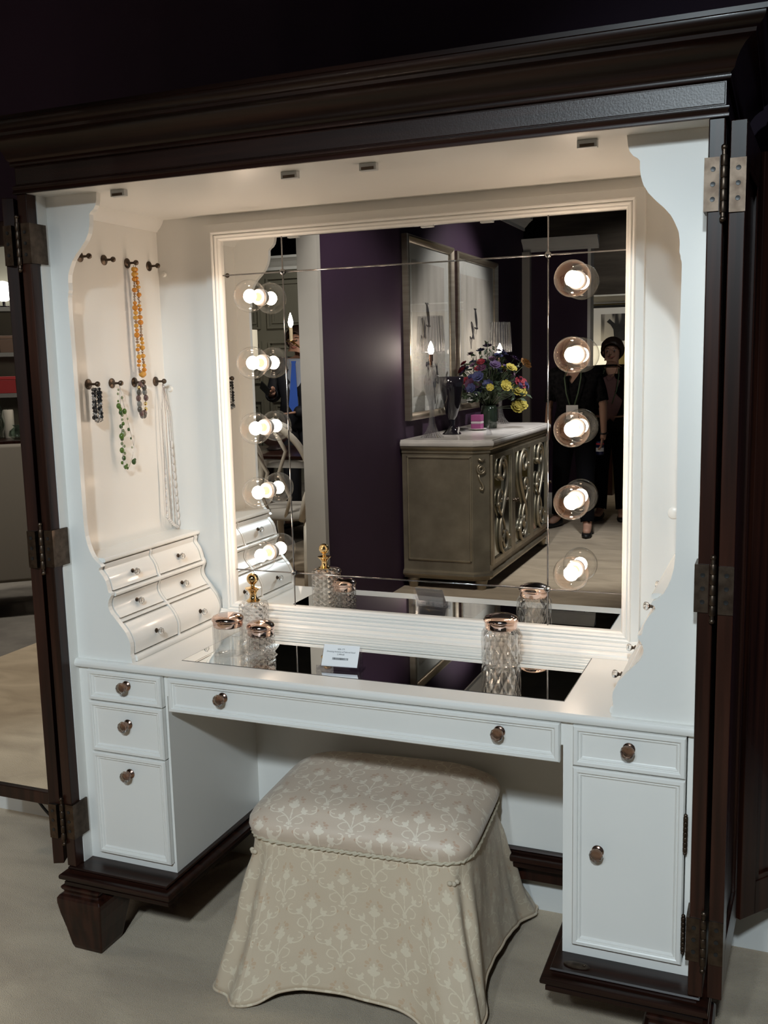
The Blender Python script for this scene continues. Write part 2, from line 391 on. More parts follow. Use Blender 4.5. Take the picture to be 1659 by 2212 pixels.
# --- pedestals
for (xa, xb, oa, ob, zo) in ((-HX, -XC, -.6765, -.4662, .2838), (XC, HX, .4792, .6948, .2878)):
    pd = MB()
    x_, z_ = [xa, oa, ob, xb], [ZB, zo, .7496, ZT-.0005]
    pd.loops([[(xa,0,ZB),(xb,0,ZB),(xb,0,z_[3]),(xa,0,z_[3])], [(oa,0,zo),(ob,0,zo),(ob,0,z_[2]),(oa,0,z_[2])], [(oa,.04,zo),(ob,.04,zo),(ob,.04,z_[2]),(oa,.04,z_[2])]], cap1=True)
    pd.loops([[(xa,0,ZB),(xb,0,ZB),(xb,0,z_[3]),(xa,0,z_[3])], [(xa,D,ZB),(xb,D,ZB),(xb,D,z_[3]),(xa,D,z_[3])]], cap1=True)
    part(pd, 'pedestal', WHITE)
part(MB().box(-XC, XC, 0, .012, .70, ZT-.001), 'apron', WHITE)
# --- framed drawer and door fronts
STEP = [(0,.034),(0,-.0125),(.0025,-.0160),(.0085,-.0165),(.0105,-.0150),(.0115,-.0125),(.0130,-.0120),(.0140,-.0130),(.0155,-.0125),(.0175,-.0095),(.019,-.0088)]
def front(x0, x1, z0, z1, name, y=0):
    dep = .034 if name == 'door' or x1-x0 < .5 else .0
    m = MB()
    m.loops([[(x0+i, y+d, z0+i),(x1-i, y+d, z0+i),(x1-i, y+d, z1-i),(x0+i, y+d, z1-i)] for i, d in [(0, dep)] + STEP[1:]], cap0=True, cap1=True)
    return part(m, name, WHITE, smooth=25)
def knob(parent, x, z, y=-.0088):
    k = thing('knob', None, None); del_ = k
    bpy.data.objects.remove(k)
    b = MB().lathe([(.0115,0),(.012,.0015),(.011,.003),(.0085,.004),(.0065,.006),(.006,.010),(.008,.0115),(.0085,.013)], (x, y, z), (0,-1,0), 20)
    kb = part(b, 'knob', COPPER, smooth=40, parent=parent, label='copper-collared crystal knob')
    return kb
def crystal(parent, x, z, y=-.0088):
    g = MB().lathe([(.006,.012),(.0105,.0145),(.0135,.019),(.0138,.022),(.012,.0265),(.008,.0292),(.0001,.0298)], (x, y, z), (0,-1,0), 10, cap=True)
    return part(g, 'crystal', CRYSTAL, parent=parent, label='faceted clear crystal of a knob')
def drawer(x0, x1, z0, z1, knobs, name='drawer'):
    o = front(x0, x1, z0, z1, name)
    for kx, kz in knobs:
        knob(o, kx, kz); crystal(o, kx, kz)
    return o
drawer(-.449, .456, .668, .748, [(-.305,.716),(.334,.716)])
drawer(-.6745, -.468, .674, .748, [(-.566,.7165)])
drawer(-.6745, -.468, .547, .6705, [(-.568,.622)])
drawer(-.6745, -.468, .286, .5435, [(-.571,.499)])
drawer(.4815, .6925, .667, .748, [(.588,.7125)])
cdoor = drawer(.4815, .6925, .290, .6635, [(.531,.495)], 'door')
for zc in (.558, .355):
    h = MB().lathe([(.0035,0),(.0035,.072)], (.6945, -.013, zc-.036), seg=10)
    for q in range(7): h.lathe([(.004,0),(.0046,.001),(.0046,.0085),(.004,.0095)], (.6945,-.013,zc-.035+q*.0102), seg=10)
    h.ball((.6945,-.013,zc+.038), .004, 8, 6).ball((.6945,-.013,zc-.038), .004, 8, 6)
    part(h, 'hinge', BRONZE, smooth=40, parent=cdoor, label='bronze barrel hinge')

# --- bombe jewellery drawers standing on the table top, one bank on each side
low = [p for p in prof if p[1] <= 1.0062]
def pinter(z):
    for (xa, za), (xb, zb) in zip(prof, prof[1:]):
        if za <= z <= zb: return xa + (xb-xa)*((z-za)/(zb-za) if zb > za else 0)
    return prof[-1][0]
def smoothx(z):   # the curve the drawer fronts follow
    return sum(pinter(max(ZD, z+d)) for d in (-.006,-.003,0,.003,.006))/5
for s in (-1, 1):
    bank = MB()
    zs = [ZD+.0005 + i*(1.003-ZD)/60 for i in range(61)]
    bank.prism([(s*(smoothx(z)+.026), z) for z in zs] + [(s*HX, 1.003), (s*HX, ZD+.0005)], 'y', .0145, .3995)
    bk = part(bank, 'drawer_bank', WHITE, smooth=30, label='curved white jewellery drawer bank')
    for (y0, y1) in ((.1965,.2035), (.3975,.4125)):
        zz = [ZD+.0006 + i*(1.002-ZD)/60 for i in range(61)]
        part(MB().prism([(s*(smoothx(z)-(.0015 if y0 < .3 else .001)), z) for z in zz] + [(s*HX, 1.002), (s*HX, ZD+.0006)], 'y', y0, y1), 'divider', WHITE, smooth=30, parent=bk)
    part(MB().prism([(s*.6235,1.0025),(s*.621,1.006),(s*.622,1.0105),(s*.626,1.013),(s*HX,1.013),(s*HX,1.0025)], 'y', .0146, D), 'bank_top', WHITE, smooth=30, parent=bk)
    for (za, zb, off) in ((.9235,.9335,-.0035), (.862,.8675,.001), (ZD+.0008,.785,-.004)):
        zz = [za+(zb-za)*i/6 for i in range(7)]
        part(MB().prism([(s*(smoothx(z)+off - .002*math.sin(PI*i/6)), z) for i, z in enumerate(zz)] + [(s*(smoothx(zb)+.03), zb), (s*(smoothx(za)+.03), za)], 'y', .0147, .3975), 'rail', WHITE, smooth=30, parent=bk)
    for (za, zb) in ((.937,.9985), (.8715,.9195), (.789,.8585)):
        for (y0, y1) in ((.018,.1935), (.2065,.395)):
            zz = [za+(zb-za)*i/14 for i in range(15)]
            dr = part(MB().prism([(s*(smoothx(z)-.0005), z) for z in zz] + [(s*(smoothx(z)+.0245), z) for z in zz[::-1]], 'y', y0, y1), 'small_drawer', WHITE, smooth=30)
            zk = za + (zb-za)*.45; yk = (y0+y1)/2; xk = smoothx(zk)
            a = MB().lathe([(.0062,0),(.0062,.0015),(.0032,.003),(.003,.006),(.0045,.0075),(.0050,.0085)], (s*xk, yk, zk), (-s,0,0), 12)
            part(a, 'knob', BRONZE, smooth=40, parent=dr, label='small bronze knob collar')
            a = MB().lathe([(.004,.008),(.0075,.010),(.0088,.0135),(.0078,.0175),(.0045,.0195),(.0001,.020)], (s*xk, yk, zk), (-s,0,0), 8)
            part(a, 'crystal', CRYSTAL, parent=dr, label='small clear crystal of a knob')

# --- mirror, frame and glazing strips
GX, G0, G1, MY = .5088, .8246, 1.7678, .4149
part(MB().box(-GX-.003, GX+.003, MY, D, G0-.003, G1+.003), 'mirror', MIRROR, label='large wall mirror above the dressing table')
fp = [(0,MY),(0,.4075),(.0035,.4015),(.0075,.4005),(.0085,.398),(.0115,.3965),(.0125,.3985),(.0145,.3985),(.016,.395),(.0195,.3935),(.0215,.3955),(.0225,.400),(.0255,.400),(.040,.400),(.041,.402),(.041,D)]
fr = MB(); lo = []
for sx, sz, cx, cz in ((-1,-1,-GX,G0),(1,-1,GX,G0),(1,1,GX,G1),(-1,1,-GX,G1)):
    lo.append([(cx+sx*o, y, cz+sz*o) for o, y in fp])
lo.append(lo[0]); fr.loops(lo, closed=False)
part(fr, 'mirror_frame', WHITE, smooth=25, label='moulded white mirror frame')
bp_ = [(D,.806),(.396,.806),(.3935,.803),(.3935,.800),(.389,.7985),(.387,.795),(.387,.792),(.3825,.7895),(.3805,.786),(.3805,.783),(.374,.7815),(.370,.778),(.3685,.774),(.3645,.773),(.362,ZD+.0003),(D,ZD+.0003)]
part(MB().prism(bp_, 'x', -.5505, .5505), 'base_moulding', WHITE, smooth=25)
def strip(p, q):
    return MB().tube([p, q], .0018, 8)
for x in (-.336, .336): part(strip((x, MY-.0003, G0), (x, MY-.0003, G1)), 'glazing_strip', STRIPM, smooth=True, label='slim silver bead across the mirror')
for z in (.912, 1.6815): part(strip((-GX, MY-.0003, z), (GX, MY-.0003, z)), 'glazing_strip', STRIPM, smooth=True, label='slim silver bead across the mirror')
for x in (-.336, .336):
    for z in (.912, 1.6815):
        part(MB().lathe([(.0075,0),(.0075,.002),(.006,.005),(.003,.007),(.0001,.0075)], (x, MY-.001, z), (0,-1,0), 16), 'rosette', STRIPM, smooth=40)
XB, Z0, DZ = .4019, 1.6222, .1643
part(MB().lathe([(.013,0),(.013,.003),(.010,.005),(.0001,.0055)], (.619, D, 1.104), (0,-1,0), 20), 'cable_cap', WHITE, smooth=40, label='round white cable cap')
for z, y in ((1.695,.385), (1.395,.385)):
    part(MB().lathe([(.0075,0),(.008,.003),(.006,.007),(.0001,.008)], (-.690, D, z), (0,-1,0), 14), 'bumper', mat('clear_bumper', (.75,.74,.70), .2), smooth=40)
# --- ceiling catches
for x in (-.511, -.095, .076, .499):
    k = MB(); k.box(x-.018, x+.018, -.004, .010, ZC-.014, ZC)
    ck = part(k, 'catch', mat('grey_white_plastic', (.52,.53,.53), .4), .001, label='small magnetic door catch')
    k = MB(); k.box(x-.013, x+.013, -.0052, -.004, ZC-.0125, ZC-.0075)
    part(k, 'catch_plate', BRONZE, parent=ck)
# --- jewellery hooks on the inner walls
for s in (-1, 1):
    for z in (1.7135, 1.416):
        for y in (.104, .1935, .2855, .378):
            hk = MB().lathe([(.0125,0),(.0125,.0015),(.010,.003),(.004,.0045),(.003,.008),(.0028,.020),(.0040,.0215),(.0062,.0245),(.0068,.0275),(.0055,.031),(.002,.0335)], (s*HX, y, z), (-s,0,0), 18)
            part(hk, 'hook', COPPER if z > 9 else BRONZE, smooth=40, label='bronze jewellery hook')
# --- bifold doors swung right back
def slab(p, d, length, th, z0, z1, side):
    """door leaf: p start, d direction, thickness on the given side; returns matrix with local x along, y thickness"""
    d = Vector((d[0], d[1], 0)).normalized(); nrm = Vector((-d.y, d.x, 0))*side
    M = Matrix(((d.x, nrm.x, 0, p[0]), (d.y, nrm.y, 0, p[1]), (0, 0, 1, 0), (0,0,0,1)))
    return M
def leaf(name, p, d, length, side, mirror=False, flip=False):
    M = slab(p, d, length, .026, 0, 0, side); z0, z1, st = .262, 1.828, .045
    m = MB()
    m.box(0, st, 0, .026, z0, z1).box(length-st, length, 0, .026, z0, z1)
    m.box(st, length-st, 0, .026, z0, z0+(.036 if mirror else .075)).box(st, length-st, 0, .026, z1-.06, z1)
    if not mirror:
        m.box(st, length-st, .008, .018, z0+.07, z1-.055)
        for b in (0, .0215):
            for q in ((st, st+.012, z0+.075, z1-.06), (length-st-.012, length-st, z0+.075, z1-.06), (st, length-st, z0+.075, z0+.087), (st, length-st, z1-.072, z1-.06)):
                m.box(q[0], q[1], b+.002, b+.0045-.002+.002, q[2], q[3])
    m.xform(M)
    o = part(m, name, DARK, .002, label='dark mahogany bifold door leaf')
    if mirror:
        g = MB().box(st-.004, length-st+.004, .010, .016, z0+.033, z1-.055).xform(M)
        part(g, 'door_mirror', MIRROR, parent=o, label='mirror set in the left door')
    return o
# right pair
leaf('door_leaf', (.743,-.055), (.014,.307), .31, -1)
leaf('door_leaf', (.790,.236), (.62,.78), .32, 1)
# left pair
leaf('door_leaf', (-.750,-.054), (-.41,.91), .29, 1)
leaf('door_leaf', (-.865,.192), (-1,.0), .40, -1, mirror=True)
# butt hinges
for s in (-1, 1):
    for zc in (1.728, 1.045, .378):
        h = MB()
        h.box(s*.7035, s*.709, -.0635, -.010, zc-.043, zc+.043)
        h.box(s*.709, s*.7275, -.0635, -.060, zc-.043, zc+.043)
        if s > 0: h.box(.7435, .7690, -.0590, -.0545, zc-.046, zc+.040)
        else: h.box(-.7735, -.7500, -.0680, -.0590, zc-.046, zc+.040)
        bx = s*.7345
        for q in range(5): h.lathe([(.0050,0),(.0056,.001),(.0056,.0165),(.0050,.0175)], (bx, -.066, zc-.0465+q*.0185), seg=12)
        h.lathe([(.0036,0),(.0036,.11)], (bx,-.066,zc-.055), seg=10).ball((bx,-.066,zc+.057), .0052, 10, 8).ball((bx,-.066,zc-.057), .0052, 10, 8)
        ho = part(h, 'butt_hinge', BRONZE, smooth=35, label='aged bronze butt hinge')
        for q in (-.024, 0, .024):
            for px, py in ((s*.757 if s > 0 else -.762, -.0592 if s > 0 else -.0682), (s*.7175, -.0636)):
                sc = MB().lathe([(.0042,0),(.004,.0008),(.002,.0006),(.0001,.0005)], (px, py, zc+q), (0,-1,0), 10)
                part(sc, 'screw', BLACKP, parent=ho)

# ================================================================== bulbs on the mirror
def bulb(x, z, label):
    t = thing('light_bulb', label, 'light bulb', (x, MY-.002, z), group='globe bulbs on the mirror')
    o = (x, MY-.001, z)
    r, c = .0405, .0553
    pr = [(.0135,.014),(.0138,.017),(.016,.0195)]
    for i in range(2, 25):
        th = PI*(1-.11) - (PI*(1-.11))*i/24
        pr.append((max(r*math.sin(th), .0001), c - .001 - r*math.cos(PI-th) if False else c - .001 + r*math.cos(th)))
    pr[0:3] = [(.0130,.0135),(.0135,.016),(.0150,.0172)]
    MB().lathe(pr, o, (0,-1,0), 32, cap=False).build('glass_globe', BULBGLASS, t, True)
    MB().lathe([(.021,.0005),(.0215,.002),(.0205,.009),(.0185,.013),(.0155,.014),(.0150,.0125),(.0001,.0125)], o, (0,-1,0), 24).build('socket', CERAMIC, t, 35)
    st = MB().lathe([(.0115,.0126),(.0095,.016),(.006,.024),(.0045,.032),(.003,.036)], o, (0,-1,0), 14)
    for a in range(3): st.tube([(x, MY-.036, z), (x+.008*math.cos(2.1*a), MY-.05, z+.008*math.sin(2.1*a))], .0006, 5)
    st.build('stem', mat('amber_stem', (.62,.36,.22), .3), t, 40)
    MB().ball((x, MY-.054, z), .0170, 16, 12, (1, .75, 1)).build('filament', FIL, t, True)
    return t
names = ['topmost', 'second from the top', 'middle', 'second from the bottom', 'lowest']
for i in range(5):
    bulb(-XB, Z0-i*DZ, 'clear globe bulb, %s in the left column of the mirror' % names[i])
for i in range(5):
    bulb(XB, Z0-i*DZ, 'clear globe bulb, %s in the right column of the mirror' % names[i])
from mathutils import noise as mnoise
# ================================================================== things on the table top
ZG = ZD+.001
def jar(name, label, x, y, r, hg, lid_r, lid_h, glass, cat='jar', dome=.006, shoulder=False):
    t = thing(name, label, cat, (x, y, ZG), 0, 'lidded glass jars on the table top')
    if shoulder:
        pr = [(r*.86,0),(r*.97,.002),(r,.006),(r,hg*.80),(r*.985,hg*.86),(r*.93,hg*.91),(r*.85,hg*.945),(r*.80,hg*.96),(r*.80,hg)]
    else:
        pr = [(r*.93,0),(r*.99,.002),(r,.005),(r,hg*.95),(r*.985,hg)]
    th = .0035
    if glass is JARGLASS:
        MB().lathe(pr, seg=40, cap=False).build('glass_body', glass, t, True, world=False)
    else:
        ins = [(max(q-th*1.6, .0002), max(h, .010)) for q, h in pr[::-1]]
        nf = 14 if shoulder else 18
        rf_ = (lambda a, h: 1+.018*abs(math.cos(a*nf/2))*(1 if .006 < h < hg*.86 else 0)) if shoulder else (lambda a, h: 1+.014*math.cos(a*nf+h*260)*math.cos(a*nf-h*260)*(1 if .004 < h < hg*.93 else 0))
        dense = []
        for (r0, h0), (r1, h1) in zip(pr, pr[1:]):
            k_ = max(1, int((h1-h0)/.0028)); dense += [(r0+(r1-r0)*i/k_, h0+(h1-h0)*i/k_) for i in range(k_)]
        dense.append(pr[-1])
        MB().loops([[( r*rf_(2*PI*i/168, h)*math.cos(2*PI*i/168), r*rf_(2*PI*i/168, h)*math.sin(2*PI*i/168), h) for i in range(168)] for r, h in dense] + [[(r*math.cos(2*PI*i/168), r*math.sin(2*PI*i/168), h) for i in range(168)] for r, h in ins], cap0=True, cap1=True).build('glass_body', glass, t, True, world=False)
    if glass is JARGLASS: MB().lathe([(.0001,.0005),(r*.93,.0005),(r-th,.009),(r-th,hg*.8)] + ([(r*.78,hg*.94)] if shoulder else [(r-th,hg*.97)]), seg=32, cap=False).build('inner_glass', JARGLASS, t, True, world=False)
    b = hg
    MB().lathe([(lid_r*.9,b-.004),(lid_r*.93,b-.001),(lid_r*.93,b+lid_h*.35),(lid_r*.99,b+lid_h*.42),(lid_r,b+lid_h*.52),(lid_r*.985,b+lid_h*.62),(lid_r*.9,b+lid_h*.78),(lid_r*.6,b+lid_h*.95),(lid_r*.3,b+lid_h),(.0001,b+lid_h+.001)], seg=40).build('lid', ROSE, t, 35, world=False)['label'] = 'rose gold screw lid'
    return t
jar('glass_jar', 'plain clear glass jar with rose gold lid, leftmost on the table top', -.3715, .135, .0375, .072, .0385, .027, JARGLASS)
jar('glass_jar', 'short diamond-cut glass jar with rose gold lid, in front of the gold-stoppered bottle', -.3045, .172, .0335, .046, .0345, .031, CUTGLASS)
jar('glass_jar', 'tall fluted glass jar with rose gold lid near the right end of the inset mirror', .2655, .256, .0445, .087, .0395, .028, FLUTEGLASS, shoulder=True)
bt = thing('perfume_bottle', 'square diamond-cut glass bottle with a gold ball stopper', 'bottle', (-.3445, .213, ZG), .1)
b = MB(); rr = []
def rsq(h, z, e=.25, n=32):
    o = []
    for k in range(n):
        a = 2*PI*k/n; c_, s_ = math.cos(a), math.sin(a)
        p = 1/((abs(c_)**(1/e))+(abs(s_)**(1/e)))**e
        o.append((h*p*c_, h*p*s_, z))
    return o
b.loops([rsq(.030,0),rsq(.032,.003),rsq(.0325,.02),rsq(.0325,.10),rsq(.031,.108),rsq(.026,.112,.35),rsq(.014,.1135,.5),rsq(.010,.107,.5),rsq(.0265,.098),rsq(.0265,.03),rsq(.024,.010)], cap0=True, cap1=True)
b.build('glass_body', CUTGLASS, bt, 40, world=False)
MB().lathe([(.016,.112),(.017,.115),(.013,.117),(.009,.121),(.008,.127),(.009,.133),(.013,.139),(.0185,.1435),(.019,.146),(.012,.147),(.006,.149)], seg=28).build('collar', GOLD, bt, 40, world=False)
MB().lathe([(.006,.148),(.005,.151),(.006,.153),(.004,.155)], seg=20).ball((0,0,.168), .0145, 22, 16).build('stopper', GOLD, bt, True, world=False)

# price card on its clear holder
hd = thing('card_holder', 'clear acrylic easel holding the price card on the inset mirror', 'card holder', (-.0655, .1, ZG), .09)
m = MB(); m.box(-.052,.052,-.012,.030,.0,.003); m.prism([(-.012,.003),(-.009,.003),(-.006,.010),(-.009,.011)], 'x', -.052, .052)
m.prism([(.000,.003),(.003,.003),(.028,.045),(.025,.046)], 'x', -.046, .046); m.prism([(.027,.003),(.030,.003),(.028,.03),(.0265,.03)], 'x', -.046, .046)
m.build('easel', ACRYLIC, hd, world=False)
cdh = thing('price_card', 'small white price card with black lettering and a barcode', 'price card', (-.0655, .1, ZG), .09)
Mc = Matrix.Translation((0,-.0035,.008)) @ Matrix.Rotation(-math.radians(31), 4, 'X')
MB().box(-.0425,.0425,0,.0006,0,.05).xform(Mc).build('card', PAPER, cdh, world=False)
def text(s_, size, x, z, parent, M, name='lettering', y=-.0004, mt=None):
    cu = bpy.data.curves.new(name, 'FONT'); cu.body = s_; cu.size = size; cu.align_x = 'CENTER'; cu.extrude = .00005
    o = bpy.data.objects.new(name+'_source', cu); COL.objects.link(o)
    dg = bpy.context.evaluated_depsgraph_get(); dg.update()
    me = bpy.data.meshes.new_from_object(o.evaluated_get(dg)); bpy.data.objects.remove(o)
    me.transform(M @ Matrix.Translation((x, y, z)) @ Matrix.Rotation(PI/2, 4, 'X'))
    me.materials.clear(); me.materials.append(mt or INK)
    o = bpy.data.objects.new(name, me); COL.objects.link(o); o.parent = parent
    return o
text('606-171', .0052, 0, .0385, cdh, Mc)
text('Dressing Armoire w/Tailored Stool', .0047, 0, .0325, cdh, Mc)
text('2,499.00', .0050, 0, .0265, cdh, Mc)
m = MB(); xx = -.0185; rb = random.Random(3)
while xx < .0185:
    wv = rb.choice((.0005,.0008,.0012)); m.box(xx, xx+wv, -.0004, 0, .0155, .0205); xx += wv + rb.choice((.0005,.0009))
m.xform(Mc).build('barcode', INK, cdh, world=False)

# ================================================================== necklaces and bracelets on the hooks
ORANGE = [mat('amber_bead', (.72,.26,.02), .18, trans=.25, coat=.4), mat('honey_bead', (.80,.38,.05), .15, trans=.3, coat=.4), mat('tan_wood_bead', (.30,.17,.09), .35), mat('metal_bead', (.55,.45,.36), .2, 1)]
BLACKB = [mat('jet_bead', (.006,.006,.008), .08, coat=.6), mat('grey_pearl_bead', (.30,.29,.28), .2, .5), mat('clear_bead', (.6,.58,.55), .1, trans=.5)]
GREENB = [mat('green_bead', (.07,.13,.018), .25, coat=.2), mat('olive_leaf_bead', (.035,.07,.015), .3), mat('pale_green_bead', (.34,.38,.22), .15, trans=.5)]
AGATE = [mat('grey_agate_bead', (.17,.16,.145), .15, coat=.5), mat('plum_agate_bead', (.11,.06,.055), .15, coat=.5), mat('dark_agate_bead', (.07,.06,.05), .15, coat=.5), mat('gold_bead', (.75,.55,.25), .15, 1)]
SILV = mat('silver_chain', (.55,.50,.48), .25, .7); CLEARB = mat('frosted_crystal_bead', (.86,.83,.80), .12, trans=.35)
beadmesh = {}
def bead_obj(parent, m, loc, sc, rot=None):
    if m.name not in beadmesh:
        o = MB().ball((0,0,0), 1, 14, 9).build('bead', m, None, True); beadmesh[m.name] = o.data
        bpy.data.objects.remove(o)
    o = bpy.data.objects.new('bead', beadmesh[m.name]); COL.objects.link(o); o.parent = parent
    o.location = loc; o.scale = sc
    if rot: o.rotation_euler = rot
    return o
def jewel(name, label, cat, y, z): return thing(name, label, cat, (-HX+.0215, y, z-.004), 0, 'jewellery on the wall hooks')
rj = random.Random(11)
# long orange strand
t = jewel('bead_necklace', 'long double strand of orange and brown beads on an upper hook', 'necklace', .2855, 1.7135)
Lo = .268
path = []
for sgn in (-1, 1):
    path.append([(0.0, sgn*(.0035+.0045*min(1, i/8)) + .0002*i*(sgn > 0) , -.002-Lo*i/30) for i in range(31)])
MB().tube(path[0] + path[1][::-1], .0008, 6).build('cord', SILV, t, True, world=False)
for k, p in enumerate(path):
    z = -.006; i = 0
    while z > -Lo:
        big = rj.random() < .55
        r = rj.uniform(.0052,.0075) if big else rj.uniform(.0034,.0046)
        m = rj.choice(ORANGE[:2]) if big else rj.choice(ORANGE[2:])
        z -= r
        f = min(1, -z/Lo*30/8)
        bead_obj(t, m, (rj.uniform(-.001,.002), (-1 if k == 0 else 1)*(.0035+.0045*f) + (.006*(-z/Lo) if k else .003*(-z/Lo)), z), (r, r, r*rj.uniform(.8,1)))
        z -= r*.85
for q in range(3): bead_obj(t, ORANGE[1], (.001, .002+.004*q, -Lo-.007+.002*abs(q-1)), (.0075,.0075,.0075))
# black bead bracelet
t = jewel('bead_bracelet', 'black and grey bead bracelet on the lower hook nearest the front', 'bracelet', .104, 1.416)
cl = [(0, -.011*math.cos(PI*i/20)*1.0, -.002-.082*math.sin(PI*i/20)**.6) for i in range(21)]
MB().tube(cl, .0007, 6).build('cord', SILV, t, True, world=False)
for k in (-1, 1):
    for q in range(2):
        z = -.004
        while z > -.080:
            r = rj.uniform(.003,.0058); z -= r
            bead_obj(t, rj.choice(BLACKB[:2] if r < .0045 else BLACKB[:1]), (.004*q-.002, k*(.0055+.0045*min(1,-z/.02)) + .003*q, z), (r,r,r)); z -= r*.9
for q in range(5): bead_obj(t, rj.choice(BLACKB), (rj.uniform(-.003,.003), -.008+.004*q, -.083+.002*abs(q-2)-.001), (.0045,.0045,.0045))
# sparse green necklace
t = jewel('bead_necklace', 'wispy green leaf bead necklace hanging from a lower hook', 'necklace', .1935, 1.416)
gp = []
for i in range(41):
    u = i/40
    if u < .62: v = u/.62; gp.append((0, .001-.004*v, -.205*v))
    else: v = (u-.62)/.38; gp.append((0, -.003+.050*math.sin(v*PI/2), -.205 - .006*math.sin(v*PI) + .105*max(0, v-.25)**1.1))
MB().tube(gp, .0006, 6).build('wire', SILV, t, True, world=False)
MB().tube([(0,.001,0),(0.001,.016,-.06),(0.001,.036,-.13),(0,.044,-.155)], .0006, 6).build('wire', SILV, t, True, world=False)
for z, r, k in ((-.012,.003,2),(-.022,.0035,2),(-.032,.004,2),(-.040,.003,0),(-.052,.0075,0),(-.060,.0055,0),(-.068,.007,1),(-.075,.0045,2),(-.086,.0035,2),(-.096,.005,0),(-.103,.006,1),(-.113,.0045,2),(-.121,.0085,2),(-.127,.008,0),(-.133,.006,1),(-.145,.0045,2),(-.152,.004,2),(-.162,.0075,0),(-.170,.004,2),(-.182,.0065,1),(-.193,.0045,0)):
    bead_obj(t, GREENB[k], (rj.uniform(-.003,.004), rj.uniform(-.006,.006), z), (r*.8, r*.75, r))
for y, z, r, k in ((.012,-.066,.0075,0),(.006,-.205,.0055,0),(.014,-.208,.004,0),(.040,-.195,.0075,1),(.045,-.190,.004,1),(.022,-.085,.003,2),(.026,-.112,.0045,1),(.032,-.135,.0032,1),(.037,-.158,.003,2),(.010,-.20,.0035,0)):
    bead_obj(t, GREENB[k], (rj.uniform(-.001,.003), y, z), (r*.8, r*.7, r))
# agate bracelet
t = jewel('stone_bracelet', 'bracelet of oval brown and grey stones with gold beads on a lower hook', 'bracelet', .2855, 1.416)
n = 17
MB().tube([(0, .0135*math.sin(2*PI*i/32), -.040+.040*math.cos(2*PI*i/32)) for i in range(33)], .0007, 6).build('cord', SILV, t, True, world=False)
for i in range(n):
    a = 2*PI*i/n; y, z = .0145*math.sin(a), -.040+.041*math.cos(a)
    gold = i in (5, 6, 15)
    bead_obj(t, AGATE[3] if gold else AGATE[i % 3], (.001*(-1)**i, y, z), (.0045,.0042,.0055) if gold else (.0065,.0062,.0085))
# fine silver chains with clear crystals
t = jewel('chain_necklace', 'long fine silver chain necklace with clear drops near the corner', 'necklace', .378, 1.416)
for k, (yo, bot) in enumerate(((-.008,-.355),(.004,-.37),(.012,-.385),(.018,-.392))):
    pts = [(0.001*k, yo*min(1, i/6)*(1+.9*i/30) , -.002+bot*i/30) for i in range(31)]
    MB().tube(pts, .0009, 6).build('chain', SILV, t, True, world=False)
MB().tube([(.002, -.0145+.049*i/12, -.357-.036*i/12 - .006*math.sin(PI*i/12)) for i in range(13)], .0009, 6).build('chain', SILV, t, True, world=False)
for i in range(11):
    bead_obj(t, CLEARB, (.002, .022+.014*(i/10) , -.165-.0215*i), (.0045,.0042,.0105))
for i in range(9):
    bead_obj(t, CLEARB, (.002, -.0145+.0055*i, -.357-.0042*i-.004*math.sin(PI*i/8)), (.004,.0055,.0045))
for i in range(7):
    bead_obj(t, CLEARB, (.002, -.0105-.0006*i, -.235-.02*i), (.003,.0028,.008))

